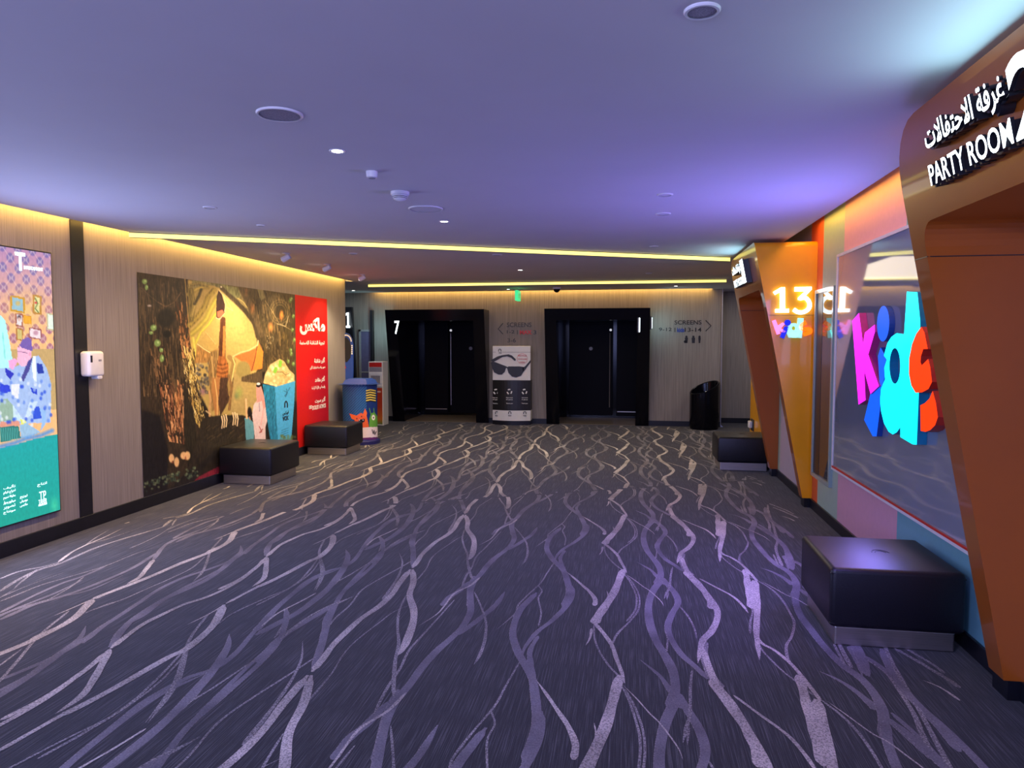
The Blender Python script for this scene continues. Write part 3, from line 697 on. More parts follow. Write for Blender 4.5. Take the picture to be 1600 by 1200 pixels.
obj('lit_edge', bx(0.150, 0.172, 13.312, 13.322, 1.79, 2.05), M['glow_cool'] if 'glow_cool' in M else M['glow_white'], sb)
sb = obj('side_number_sign', bx(0.357, 0.385, 13.35, 13.55, 1.84, 2.08, 0.005), M['dark_plastic'], p8)
obj('lit_face', bx(0.385, 0.392, 13.36, 13.54, 1.86, 2.06), M['glow_white'], sb)
# the narrow edge of screen 1's doorway in the side alcove
t = thing('screen_doorway', 'black upright of a doorway with a lit 1, in the far left alcove', 'doorway', (-5.54, YB, 0), None)
bm = bmesh.new(); prism(bm, [(-5.66, YB - .42, 2.30), (-5.455, YB - .42, 2.30), (-5.49, YB - .1, 0.0), (-5.66, YB - .1, 0.0)], (0, 0.08, 0))
obj('surround', bm, M['black'], t)
bm = bmesh.new()
for q_ in ([(-5.545, 1.93), (-5.515, 1.93), (-5.515, 2.19), (-5.545, 2.19)], [(-5.57, 1.89), (-5.49, 1.89), (-5.49, 1.93), (-5.57, 1.93)], [(-5.572, 2.13), (-5.545, 2.15), (-5.545, 2.19), (-5.572, 2.17)]):
    prism(bm, [(a, YB - .43, b) for a, b in q_], (0, -0.008, 0))
obj('screen_number', bm, M['glow_white'], t, label='lit white numeral 1')

# ================================================================ left wall
# poster screen
Y0, Y1, Z0, Z1 = 3.78, 5.035, 0.24, 2.305
t = thing('poster_screen', 'tall lit film poster screen on the left wall', 'screen', (XL, 4.4, 0.24))
obj('bezel', bx(XL, XL + 0.03, Y0 - .012, Y1 + .012, Z0 - .012, Z1 + .012, 0.004), M['dark_plastic'], t)
S = Print(190, 300, lambda i, j: np.stack([np.full_like(i, XL + 0.032), Y0 + (Y1 - Y0) * i, Z1 + (Z0 - Z1) * j], -1), (205, 150, 165))
X, Y = S.X, S.Y
# wallpaper of the poster: rows of ogee medallions fading from violet at the top to warm below
g = np.clip((Y - 395) / 130, 0, 1)[..., None]
S.A = np.array([188, 140, 178.]) * (1 - g) + np.array([250, 190, 130.]) * g
yy = (S.P[..., 1] - Y0); zz = (Z1 - S.P[..., 2])
for ph in (0, 1):
    a = np.cos((yy / 0.135 + ph * .5) * 2 * math.pi); b = np.cos((zz / 0.15 + ph * .5) * 2 * math.pi)
    m = np.clip((a + b - 0.75) * 2.2, 0, 1) * (Y < 560)
    S.mix(m, (108, 98, 165), 0.75 * 1); S.mix(m * np.clip((Y - 430) / 40, 0, 1), (190, 110, 120), 0.7)
m = np.clip(1 - np.abs(np.cos(yy / 0.135 * 2 * math.pi) - np.cos(zz / 0.15 * 2 * math.pi) * .9) * 4, 0, 1) * (Y < 560)
S.mix(m, (255, 225, 215), 0.55)
S.poly([(-400, 545), (200, 545), (200, 640), (-400, 640)], (200, 165, 110), 1)
S.blob((40, 485), (45, 45), (255, 215, 110), 0.55, 1.0)
def frame(x0, y0, x1, y1, c, ins, w=3):
    d = (x1 - x0) * .17
    S.poly([(x0, y0), (x1, y0 + d), (x1, y1 + d), (x0, y1)], c); S.poly([(x0 + w, y0 + w), (x1 - w, y0 + w + d), (x1 - w, y1 - w + d), (x0 + w, y1 - w)], ins)
frame(16, 461, 39, 486, (205, 150, 40), (150, 190, 205)); S.blob((28, 474), (5, 5), (200, 180, 120))
frame(51, 460, 65, 490, (190, 135, 60), (225, 215, 150)); S.stroke([(55, 466), (59, 474), (55, 482), (60, 488)], 1.5, (90, 120, 60)); S.blob((56, 473), (2.5, 2.5), (210, 50, 60))
frame(24, 489, 36, 509, (170, 100, 80), (235, 225, 225), 2); S.blob((30, 496), (4, 5), (90, 70, 80)); S.blob((30, 499), (3, 4), (230, 190, 180))
frame(37, 492, 49, 505, (220, 150, 30), (240, 170, 50), 1)
frame(25, 512, 36, 531, (180, 120, 60), (210, 190, 120), 2); frame(45, 511, 65, 528, (160, 90, 90), (240, 220, 225), 2); S.blob((56, 520), (5, 5), (200, 150, 170))
frame(73, 489, 90, 515, (200, 190, 150), (230, 240, 225), 2)
# pale cloth on the left, seated figure with beanie
S.poly([(-400, 560), (-60, 500), (0, 492), (8, 500), (14, 530), (20, 565), (14, 600), (0, 610), (-400, 640)], (180, 250, 245))
S.stroke([(4, 520), (8, 560)], 2, (120, 215, 215), .7)
S.poly([(-400, 600), (0, 575), (20, 575), (60, 555), (73, 575), (80, 600), (79, 660), (-400, 680)], (165, 190, 235))
S.poly(px(0, 380, 5.45, (150, 890), (190, 870), (260, 900), (270, 960), (240, 1040), (180, 1050), (140, 1000), (150, 960)), (245, 185, 215))
S.poly(px(0, 380, 5.45, (165, 870), (190, 820), (240, 800), (265, 820), (280, 920), (230, 905), (185, 890)), (120, 95, 175))
S.stroke(px(0, 380, 5.45, (150, 925), (185, 925), (230, 935)), 1, (90, 60, 110)); S.blob(px(0, 380, 5.45, (255, 945))[0], (2.5, 4), (235, 160, 190))
S.poly(px(0, 380, 5.45, (70, 1000), (130, 980), (150, 1010), (110, 1080), (80, 1060)), (240, 170, 220))
for c_, p in (((35, 50, 190), [(45, 1060), (90, 1090), (120, 1110), (90, 1160), (50, 1120)]), ((30, 60, 170), [(310, 1020), (360, 1030), (375, 1110), (320, 1110)]), ((70, 70, 150), [(240, 1000), (280, 970), (250, 1080), (200, 1180), (180, 1150)])):
    S.poly(px(0, 380, 5.45, *p), c_)
S.poly(px(0, 380, 5.45, (280, 960), (305, 960), (310, 1180), (290, 1190), (270, 1060)), (235, 245, 245))
c2 = (0, 600, 5.217)
for c_, p in (((30, 60, 215), [(0, 0), (75, 10), (90, 60), (30, 80), (0, 60)]), ((25, 60, 205), [(250, 30), (300, 40), (305, 90), (260, 70)]), ((235, 235, 245), [(90, 0), (160, 0), (150, 120), (100, 110)]),
              ((40, 80, 215), [(270, 190), (320, 180), (340, 280), (270, 290)]), ((150, 190, 240), [(320, 190), (375, 220), (370, 330), (330, 390), (345, 280)]), ((205, 225, 245), [(240, 150), (310, 140), (260, 250), (200, 290)]),
              ((150, 180, 160), [(0, 130), (60, 120), (110, 180), (110, 300), (0, 310)]), ((205, 230, 240), [(105, 170), (160, 250), (200, 300), (110, 300)]),
              ((225, 150, 130), [(0, 310), (160, 300), (165, 340), (0, 355)]), ((35, 120, 120), [(0, 350), (150, 340), (170, 440), (0, 480)]), ((230, 230, 90), [(165, 290), (210, 290), (215, 330), (180, 350)]),
              ((150, 190, 225), [(160, 330), (220, 320), (330, 390), (230, 440), (170, 440)])):
    S.poly(px(*c2, *p), c_, .95)
for k in range(60):
    a, b = S.rng.random(2); S.blob((a * 80, 585 + b * 80), (3, 4), [(30, 70, 215), (235, 240, 250), (90, 130, 225), (180, 200, 240)][k % 4], .7)
for k in range(8): S.stroke(px(*c2, (8 + k * 19, 360), (4 + k * 19, 460)), 1.2, (90, 190, 180), .7)
tealm = S.inside([(-400, 720), (0, 700), (30, 693), (60, 684), (95, 678), (95, 900), (-400, 980)]).astype(float)
S.mix(tealm, (18, 165, 165)); S.mix(tealm * np.clip((Y - 700) / 150, 0, 1), (22, 160, 135), .8)
S.stroke(px(*c2, (0, 510), (120, 480), (200, 450), (330, 420), (425, 380)), 6, (70, 140, 225), .8, 5)
S.blob((85, 790), (9, 18), (90, 225, 170), .6, 1)
dsp = S.build('display', M['screen'], t)
n_ = (0, 1, 0)
ink = emat('poster_white_print', (0.75, 0.98, 0.98, 1), 1.3)
def left_text(body, y0, y1, z0, z1, weight=0.0, x=XL + 0.033, bm=None):
    return text_bm(body, (x, y0, z0), (0, 1, 0), (0, 0, 1), y1 - y0, z1 - z0, 0.002, weight, bm=bm)
def lp(x, y, X_=XL + 0.035): p = onx(x, y, X_); return p[1], p[2]
def lt(body, ax, ay, bx_, by, weight=0.0, X_=XL + 0.033, bm=None):   # box given by upper-left and lower-right seen points
    (y0, z1), (y1, z0) = lp(ax, ay, X_), lp(bx_, by, X_)
    if ay > 535: z1 = lp(bx_, ay, X_)[1]
    return left_text(body, y0, y1, z0, z1, weight, X_, bm)
bm = lt('T', 23, 393, 40, 424, 0.03); lt('ENTERTAINMENT', 37, 415, 67, 424, 0.01, bm=bm)
lt('TP', 61, 766, 72, 780, -0.005, bm=bm); lt('TAHER', 60, 778, 73, 785, -0.005, bm=bm); lt('PRODUCTION', 60, 785, 73, 788, 0, bm=bm)
lt(arabic('انتاج'), 58, 752, 73, 758, -0.005, bm=bm)
for i, s_ in enumerate((arabic('تأليف'), arabic('اخراج فيلم'), arabic('بطولة نجوم'), arabic('سيناريو وحوار'), arabic('تصوير'), arabic('مونتاج'))):
    lt(s_, 5, 756 + i * 7.6, 24, 761.5 + i * 7.6, -0.005, bm=bm)
for i, s_ in enumerate((arabic('توزيع'), arabic('موسيقى'), arabic('ملابس'))): lt(s_, 31, 772 + i * 6.5, 43, 777 + i * 6.5, -0.005, bm=bm)
obj('poster_lettering', bm, ink, dsp)

# hand sanitiser dispenser on the black wall strip
t = thing('hand_sanitiser_dispenser', 'white hand sanitiser dispenser on the black wall strip', 'dispenser', (XL + 0.012, 5.40, 1.29))
obj('housing', bx(XL + 0.012, XL + 0.11, 5.315, 5.495, 1.31, 1.525, 0.025, 4), M['white_plastic'], t, smooth=True)
obj('level_window', bx(XL + 0.105, XL + 0.112, 5.33, 5.352, 1.43, 1.49, 0.003), M['dark_plastic'], t)
obj('badge', bx(XL + 0.105, XL + 0.112, 5.42, 5.455, 1.438, 1.455, 0.002), M['grey_plastic'], t)
obj('nozzle', bx(XL + 0.03, XL + 0.10, 5.42, 5.475, 1.285, 1.315, 0.008), M['white_plastic'], t)

# mural
t = thing('mural', 'large dragon forest mural with red cinema banner on the left wall', 'mural', (XL, 8.2, 0.09))
A0, A1, B1 = 6.075, 9.275, 10.33
ZT, ZB = 2.262, 0.118
xm = XL + 0.006
D = Print(430, 300, lambda i, j: np.stack([np.full_like(i, xm), A0 + (A1 - A0) * i, ZT + (ZB - ZT) * j], -1), (34, 30, 26))
m1, m2, m3, m4 = (205, 415, 6.667), (345, 430, 7.5), (205, 590, 6.316), (345, 560, 7.5)
X, Y = D.X, D.Y
D.poly([(214, 420), (300, 420), (300, 560), (330, 700), (250, 780), (214, 780)], (52, 43, 32))
D.streaks([(216, 430), (285, 440), (300, 620), (222, 620)], 420, [(84, 68, 46), (34, 28, 24), (108, 86, 56), (50, 42, 30)], 1.6, 26, .6)
# golden clearing
D.poly(px(*m1, (590, 150), (780, 170), (1000, 260), (1180, 420), (1300, 700), (1320, 900), (1300, 1200), (1320, 1500), (900, 1700), (700, 1300), (620, 800), (600, 400)), (172, 148, 84), 1, 3)
D.blob((372, 500), (42, 90), (214, 188, 112), .9, 1.0); D.blob((392, 560), (20, 50), (196, 168, 96), .6, 1.0)
D.poly(px(*m4, (100, 180), (260, 160), (420, 300), (420, 500), (300, 700), (220, 700), (100, 640)), (168, 146, 92), .9, 2)
for k in range(40):
    a, b = D.rng.random(2); D.blob((362 + a * 40, 500 + b * 150), (7, 3), [(206, 180, 110), (156, 134, 78)][k % 2], .35, 1)
D.poly([(300, 434), (356, 442), (356, 452), (330, 446), (300, 452)], (120, 118, 80), .8, 1)
# root arches
for pts, w_, c_ in (([(600, 300), (680, 250), (760, 225), (800, 225)], 7, (150, 132, 66)), ([(600, 210), (700, 190), (790, 215)], 5, (116, 104, 60)),
                    ([(860, 260), (800, 330), (760, 440), (690, 540), (610, 620)], 9, (132, 114, 54)), ([(900, 330), (830, 450), (780, 560), (700, 650), (620, 720)], 9, (148, 134, 58)),
                    ([(620, 260), (640, 400), (620, 560)], 10, (104, 92, 50)), ([(700, 290), (660, 420), (630, 520)], 5, (150, 132, 72)), ([(880, 500), (800, 620), (720, 700), (660, 830)], 4, (168, 158, 62)),
                    ([(640, 760), (660, 900), (670, 1010)], 7, (176, 158, 72)), ([(730, 250), (700, 330), (660, 400)], 4, (60, 54, 36))):
    D.stroke(px(*m1, *pts), w_, c_, .95, 2); D.stroke([(x + 1, y - 1.2) for x, y in px(*m1, *pts)], w_ * .35, tuple(min(255, v * 1.3) for v in c_), .7, 1.5)
D.stroke(px(*m1, (560, 140), (590, 500), (620, 800), (660, 1000)), 1.5, (176, 150, 84), .8)
# bark texture lit from the clearing
D.streaks([(272, 470), (294, 470), (300, 560), (285, 560)], 90, [(170, 112, 62), (90, 56, 36), (198, 140, 84)], 1.3, 9, .8)
D.streaks([(286, 540), (304, 545), (326, 690), (306, 660)], 170, [(226, 200, 120), (120, 96, 50), (196, 168, 84), (48, 40, 28)], 1.3, 10, .9)
D.streaks([(284, 560), (300, 560), (318, 650), (300, 660)], 120, [(236, 214, 140), (150, 120, 60), (60, 48, 30)], 1.0, 8, .9)
D.streaks([(248, 600), (286, 590), (292, 695), (264, 690)], 190, [(168, 112, 70), (64, 40, 30), (214, 158, 104), (112, 70, 48)], 1.5, 11, .9)
D.streaks([(232, 540), (262, 540), (268, 600), (244, 600)], 60, [(110, 84, 54), (44, 34, 28), (140, 104, 66)], 1.4, 12, .7)
D.blob((278, 625), (8, 20), (196, 132, 74), .6, 1); D.poly([(222, 640), (250, 650), (262, 700), (262, 780), (214, 790)], (24, 22, 26), .9, 5)
D.poly([(286, 600), (302, 640), (310, 700), (296, 740), (288, 690)], (38, 34, 26), .9, 3)
D.blob((259, 497), (16, 17), (30, 26, 22), 1, .3); D.blob((261, 522), (8, 7), (20, 18, 16), 1, .4); D.stroke(px(*m1, (280, 380), (360, 430), (450, 380), (520, 280)), 1, (120, 92, 62), .8)
D.stroke(px(*m1, (100, 230), (200, 320), (300, 400), (420, 430)), .9, (96, 78, 56), .7); D.blob(px(*m1, (190, 418))[0], (4, 2), (170, 160, 150), .9)
for x, y, rx, ry in ((226, 440, 5, 5), (229, 449, 3, 5), (240, 512, 6, 6), (246, 536, 6, 7), (252, 547, 4, 4), (253, 560, 4, 7), (236, 520, 4, 3)):
    D.blob((x, y), (rx, ry), (120, 156, 84), .95, .4); D.blob((x + 1, y - 1), (rx * .4, ry * .4), (190, 214, 150), .8, .8)
# right hand tree
D.poly(px(*m2, (220, 150), (330, 140), (880, 220), (900, 1500), (560, 1150), (480, 1130), (500, 900), (420, 700), (330, 420)), (74, 62, 42), 1, 2)
D.streaks([(392, 452), (460, 462), (462, 590), (412, 580)], 200, [(98, 82, 54), (46, 38, 28), (124, 100, 62), (66, 58, 34)], 1.5, 16, .7)
D.stroke(px(*m2, (20, 150), (150, 280), (280, 410), (390, 560), (430, 720)), (8, 5), (72, 60, 42), 1, 2); D.stroke(px(*m2, (180, 260), (260, 310), (310, 380)), 1.2, (206, 190, 110), .9)
D.stroke(px(*m2, (240, 150), (330, 330), (400, 480), (480, 700)), 9, (92, 76, 52), .9, 2)
D.blob(px(*m2, (370, 390))[0], (5, 11), (184, 118, 66), .8, 1); D.blob(px(*m2, (300, 190))[0], (3, 9), (160, 104, 64), .7, 1)
D.blob(px(*m2, (700, 420))[0], (11, 16), (46, 38, 26), .9, .5); D.blob(px(*m2, (712, 470))[0], (4.5, 10), (232, 142, 60), 1, .9); D.blob(px(*m2, (705, 480))[0], (2, 5), (240, 90, 50), .8, .8)
D.blob(px(*m2, (585, 610))[0], (5.5, 10), (216, 138, 72), .95, .9); D.blob(px(*m2, (740, 720))[0], (4, 9), (110, 90, 50), .8, .8)
for r in (70, 95, 120): D.stroke([(345 + (690 + r * math.cos(a)) / 7.5, 430 + (430 + 1.2 * r * math.sin(a)) / 7.5) for a in np.linspace(0, 6.28, 16)], .8, (128, 108, 70), .6)
D.stroke(px(*m2, (520, 300), (600, 420), (680, 560), (820, 640)), 1, (150, 126, 84), .7); D.stroke(px(*m2, (660, 570), (760, 600), (790, 480)), 1.4, (168, 150, 112), .8)
for x, y in ((826, 280), (815, 300), (850, 480), (820, 880), (826, 920), (850, 1040), (790, 1010), (860, 760), (840, 640)):
    D.blob(px(*m2, (x, y))[0], (3, 4.5), (112, 140, 70), .9, .6); D.blob(px(*m2, (x + 6, y - 8))[0], (1.2, 1.8), (196, 210, 150), .8, .8)
for k in range(14): D.blob((415 + 12 * D.rng.random(), 520 + 26 * D.rng.random()), (1.2, 2), (176, 164, 128), .6, .8)
D.poly(px(*m2, (420, 150), (500, 175), (520, 260), (470, 300)), (130, 122, 84), .8, 2); D.poly(px(*m2, (0, 110), (200, 140), (240, 260), (180, 270), (90, 200)), (118, 118, 76), .9, 1)
# grey rocks and violet blossom left of the dragon
for k in range(46):
    a, b = D.rng.random(2); D.blob((308 + a * 20, 562 + b * 52), (3.2, 3.4), [(84, 80, 74), (52, 48, 46), (112, 104, 92)][k % 3], .8, .6)
D.blob((313, 565), (2, 4), (222, 200, 160), 1, .6); D.blob((323, 562), (2, 4), (222, 200, 160), 1, .6); D.blob((317, 612), (6, 9), (132, 92, 122), .8, 1)
# dragon
D.poly(px(*m1, (690, 820), (830, 900), (900, 860), (890, 1000), (660, 1020)), (146, 106, 56), .9, 1); D.poly(px(*m1, (780, 690), (890, 820), (890, 880), (700, 810)), (168, 140, 78), .7, 1)
D.stroke(px(*m1, (690, 818), (760, 870), (820, 905)), 1.4, (226, 190, 130)); D.stroke(px(*m1, (775, 690), (880, 820)), 1, (206, 176, 116), .8)
D.poly(px(*m2, (160, 950), (300, 900), (430, 850), (440, 770), (498, 900), (485, 1095), (430, 1090), (355, 1130), (330, 1080), (230, 1000)), (196, 112, 56), 1, 1)
D.poly(px(*m2, (430, 780), (498, 900), (485, 1095), (380, 1120), (420, 900)), (226, 132, 52), .9, 1)
D.stroke(px(*m2, (425, 830), (405, 960), (360, 1120)), 1.2, (104, 56, 34)); D.stroke(px(*m2, (130, 960), (230, 905), (330, 880), (430, 820), (438, 770)), 2.2, (214, 184, 128))
D.blob(px(*m2, (265, 1110))[0], (13, 16), (150, 134, 78), 1, .25)
D.poly(px(*m4, (240, 220), (360, 180), (480, 140), (500, 290), (420, 290), (240, 270)), (84, 68, 48), .95, 1)
body = (124, 84, 48)
D.stroke(px(*m1, (955, 560), (950, 700), (945, 850), (945, 980)), (8, 12), (92, 54, 34), 1, 1.2)
D.stroke(px(*m1, (968, 640), (965, 800), (962, 960)), (3, 4.5), (222, 146, 70), .95, 1.5)
for k in range(26): D.stroke(px(*m1, (925, 600 + k * 15), (985, 596 + k * 15)), .8, (84, 46, 28), .5)
D.poly(px(*m1, (890, 320), (910, 260), (940, 290), (975, 400), (980, 470), (950, 540), (890, 550), (885, 490)), (56, 36, 30)); D.poly(px(*m1, (895, 480), (950, 460), (965, 490), (930, 540), (900, 535)), (212, 104, 76))
D.stroke(px(*m1, (915, 255), (960, 310), (985, 400), (975, 480)), 1.6, (214, 184, 130)); D.stroke(px(*m1, (965, 310), (1020, 400), (1060, 470)), 1.2, (214, 190, 128), .9); D.stroke(px(*m1, (985, 430), (1060, 470)), 1, (230, 206, 140), .8)
D.stroke(px(*m1, (885, 545), (920, 560), (970, 500)), 1.4, (226, 190, 150)); D.blob(px(*m1, (938, 222))[0], (2, 2), (236, 226, 190), .9, .6)
D.poly(px(*m1, (910, 940), (980, 950), (1015, 1040), (1010, 1180), (1000, 1340), (930, 1360), (890, 1200), (885, 1060)), (152, 92, 46), 1, 1)
for k in range(14): D.stroke(px(*m1, (893, 1020 + k * 22), (950, 1034 + k * 22), (1008, 1016 + k * 22)), 1, (216, 140, 72) if k % 2 else (92, 52, 30), .6)
D.poly(px(*m1, (830, 900), (900, 880), (900, 1010), (880, 1180), (880, 1500), (840, 1520), (820, 1300), (800, 1080)), (132, 104, 62), 1, 1); D.stroke(px(*m1, (840, 950), (850, 1100), (870, 1300), (880, 1560)), 2, (196, 160, 98), .8)
D.poly(px(*m3, (800, 0), (870, 0), (900, 60), (860, 380), (830, 380), (790, 120)), (166, 116, 66), 1, 1); D.stroke(px(*m3, (825, 20), (850, 200), (850, 390)), 1.6, (222, 180, 112), .9)
D.poly(px(*m3, (880, 0), (1010, 0), (1000, 120), (960, 240), (880, 380), (860, 250)), (70, 50, 38), 1, 1)
D.stroke(px(*m2, (100, 960), (150, 1010), (130, 1140), (95, 1290), (110, 1400)), (7, 5), (150, 122, 70), 1, 1.5); D.stroke(px(*m2, (140, 970), (165, 1040), (145, 1140), (125, 1260)), 1.6, (232, 208, 130), .9)
D.stroke(px(*m4, (90, 200), (130, 330), (110, 480), (100, 600)), 4, (126, 96, 58), 1, 1.5)
D.stroke(px(*m3, (770, 140), (785, 220), (770, 320), (775, 380)), 3.4, (186, 146, 96)); D.stroke(px(*m3, (740, 330), (780, 360)), 2.5, (206, 180, 130), .8)
# ledge, claws, ground
D.poly(px(*m3, (700, 400), (900, 370), (1100, 370), (1300, 470), (1400, 700), (1400, 1100), (700, 1100), (560, 900), (640, 650)), (44, 38, 30), 1, 2)
for k in range(50):
    a, b = D.rng.random(2); D.stroke([(318 + a * 80, 655 + b * 40), (324 + a * 80, 650 + b * 40)], 1.6, [(66, 56, 40), (30, 27, 24), (86, 72, 50)][k % 3], .6)
for x0, y0 in ((10, 680), (35, 670), (60, 660), (140, 640), (165, 635), (190, 650)): D.stroke(px(*m4, (x0, y0), (x0 + 12, y0 + 60), (x0 + 2, y0 + 140)), (2.2, 1.2), (232, 204, 154), .95)
D.stroke([(300, 745), (340, 705), (400, 690), (430, 700)], 8, (34, 31, 28), .9, 4)
for c_, r_ in (((268, 716), (5, 8)), ((276, 722), (4.5, 9)), ((287, 712), (6, 7)), ((293, 712), (5, 8))):
    D.blob(c_, r_, (226, 182, 122), 1, .3)
D.blob((270, 722), (2, 3), (120, 60, 40), .8, .5); D.blob((290, 716), (1.6, 4), (170, 90, 60), .8, .5)
D.poly([(310, 745), (345, 727), (400, 720), (460, 705), (460, 735), (345, 745), (300, 755)], (130, 40, 52), 1, 1)
for k in range(120):
    a, b = D.rng.random(2); x = 223 + a * 86; y = 770 - a * 26 - b * 16
    if 280 < x < 290: continue
    D.blob((x, y), (2.6, 2.4), [(70, 84, 62), (44, 56, 46), (104, 116, 84)][k % 3], .8, .6)
# distant leaf in the glade, man in a thobe, small box
D.blob(px(*m4, (215, 400))[0], (8, 13), (150, 160, 84), .8, .8); D.blob(px(*m4, (185, 440))[0], (5, 8), (110, 128, 84), .7, .8)
D.poly(px(*m4, (280, 700), (320, 690), (400, 770), (385, 955), (295, 955)), (92, 150, 164)); D.stroke(px(*m4, (295, 480), (305, 700)), 3, (226, 178, 130))
D.blob(px(*m4, (337, 625))[0], (4, 9), (24, 20, 20), 1, .4); D.stroke(px(*m4, (335, 690), (345, 715)), 2, (176, 120, 96))
D.poly(px(*m4, (420, 500), (500, 460), (545, 560), (555, 700), (525, 800), (525, 958), (400, 958), (385, 790), (366, 660), (385, 540)), (214, 190, 190), 1, 1)
D.poly(px(*m4, (415, 330), (475, 330), (510, 450), (540, 560), (500, 600), (480, 500), (420, 520)), (206, 148, 140)); D.blob(px(*m4, (441, 318))[0], (4, 3.4), (20, 18, 20), 1, .3); D.blob(px(*m4, (441, 298))[0], (3.6, 2.6), (236, 230, 226), 1, .4)
D.stroke(px(*m4, (450, 520), (455, 620)), 1.5, (150, 130, 150), .8); D.stroke(px(*m4, (500, 600), (470, 780)), 1.5, (226, 150, 150), .6); D.stroke(px(*m4, (452, 800), (480, 860), (455, 870), (490, 830)), 1.2, (150, 54, 50))
# popcorn box
D.poly(px(*m4, (490, 300), (640, 330), (668, 958), (580, 958), (540, 700)), (40, 122, 160)); D.poly(px(*m4, (635, 330), (870, 262), (862, 500), (825, 965), (668, 960)), (72, 162, 216))
D.poly(px(*m4, (497, 290), (520, 180), (580, 70), (690, 5), (740, 30), (800, 130), (862, 190), (866, 265), (650, 330)), (214, 182, 122), 1, 1)
for k in range(90):
    a, b = D.rng.random(2); p_ = px(*m4, (500 + a * 360, 60 + b * 260))[0]
    if D.inside([p_] * 1 + []).any(): pass
    m = D.inside(px(*m4, (497, 290), (520, 180), (580, 70), (690, 5), (740, 30), (800, 130), (862, 190), (866, 265), (650, 330)))
    d = np.hypot((X - p_[0]) / 2.6, (Y - p_[1]) / 2.6); D.mix(np.clip((1 - d) * 2, 0, 1) * m, [(248, 230, 182), (204, 160, 96), (236, 206, 146)][k % 3], .8)
for p_ in ((700, 45), (695, 80), (635, 150), (645, 125)): D.blob(px(*m4, p_)[0], (3.4, 4.5), (130, 190, 66), 1, .4)
D.stroke(px(*m4, (660, 160), (720, 160), (760, 195), (800, 175)), .9, (84, 74, 40), .9)
for k in range(26):
    a, b = D.rng.random(2); p_ = px(*m4, (560 + 60 * a, 380 + b * 500))[0]; D.stroke([p_, (p_[0] + 2, p_[1] - 4)], .9, (30, 92, 126), .7)
for pts in ([(740, 380), (780, 400), (760, 450)], [(750, 440), (780, 400), (770, 360)], [(790, 380), (810, 340)]): D.stroke(px(*m4, *pts), 1.2, (36, 92, 132), .9)
for k in range(4): D.stroke(px(*m4, (712, 845 + k * 26), (790, 815 + k * 26)), .9, (36, 92, 132), .8)
for k in range(20): D.blob(px(*m4, (700 + 170 * D.rng.random(), 905 + 55 * D.rng.random()))[0], (3, 3), (96, 112, 66), .6, .8)
g_ = D.rng.random((60, 430)); g_ = np.repeat(g_, 5, axis=0); k_ = (g_ + np.roll(g_, 1, 0) + np.roll(g_, 2, 0) + np.roll(g_, 3, 0) + np.roll(g_, 1, 1)) / 5
lum = D.A.mean(-1) < 110
D.A *= (1 + (0.6 * (k_ - .5)) * np.where(lum, 1.0, 0.12))[..., None]
pic = D.build('picture_panel', M['paint'], t)
xt = XL + 0.0075
def w_arch(bm, cx, cy, w_, h_, r_=0.25, X_=xt):   # small arch-shaped logo, two nested strokes
    for k in (0,):
        pts = thick_stroke([(cx - w_, cy + h_), (cx - w_, cy), (cx, cy - h_ * .7), (cx + w_, cy), (cx + w_, cy + h_)], w_ * .8)
        prism(bm, [tuple(onx(a, b, X_)) for a, b in pts], (0.001, 0, 0))
bm = bmesh.new(); w_arch(bm, 447, 631, 2.0, 6.0); 
lt('VOX', 441.5, 649, 451, 656, 0.03, xt, bm=bm); lt(arabic('فوكس'), 441.5, 641, 451, 648, 0.01, xt, bm=bm)
obj('box_lettering', bm, M['ink'], pic)
# red banner beside it
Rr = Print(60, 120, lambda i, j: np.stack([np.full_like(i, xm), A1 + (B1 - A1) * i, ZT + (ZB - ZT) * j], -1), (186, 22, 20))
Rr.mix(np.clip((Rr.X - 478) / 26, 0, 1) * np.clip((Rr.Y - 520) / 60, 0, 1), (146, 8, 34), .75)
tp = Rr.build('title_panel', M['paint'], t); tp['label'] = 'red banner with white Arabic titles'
bm = bmesh.new()
for s_, a, b, c_, d_, w_ in (('ماكس', 468, 494, 508, 524, .05), ('تجربة الشاشة الضخمة', 468, 532, 507, 540, .02), ('أكبر شاشة', 491, 558, 508, 568, .03), ('صور واضحة شاشة أكبر', 484, 570, 508, 576, .01),
                         ('أكثر مقاعد', 492, 587, 508, 597, .03), ('واسعة و عالية الراحة', 487, 601, 508, 607, .01), ('أكبر صوت', 492, 619, 509, 628, .03)):
    lt(arabic(s_), a, b, c_, d_, w_, xt, bm=bm)
lt('DOLBY ATMOS', 488, 630, 509, 636.5, .02, xt, bm=bm); lt('DD', 483, 633, 487.5, 638.5, .03, xt, bm=bm)
obj('banner_lettering', bm, M['white_ink'], tp)

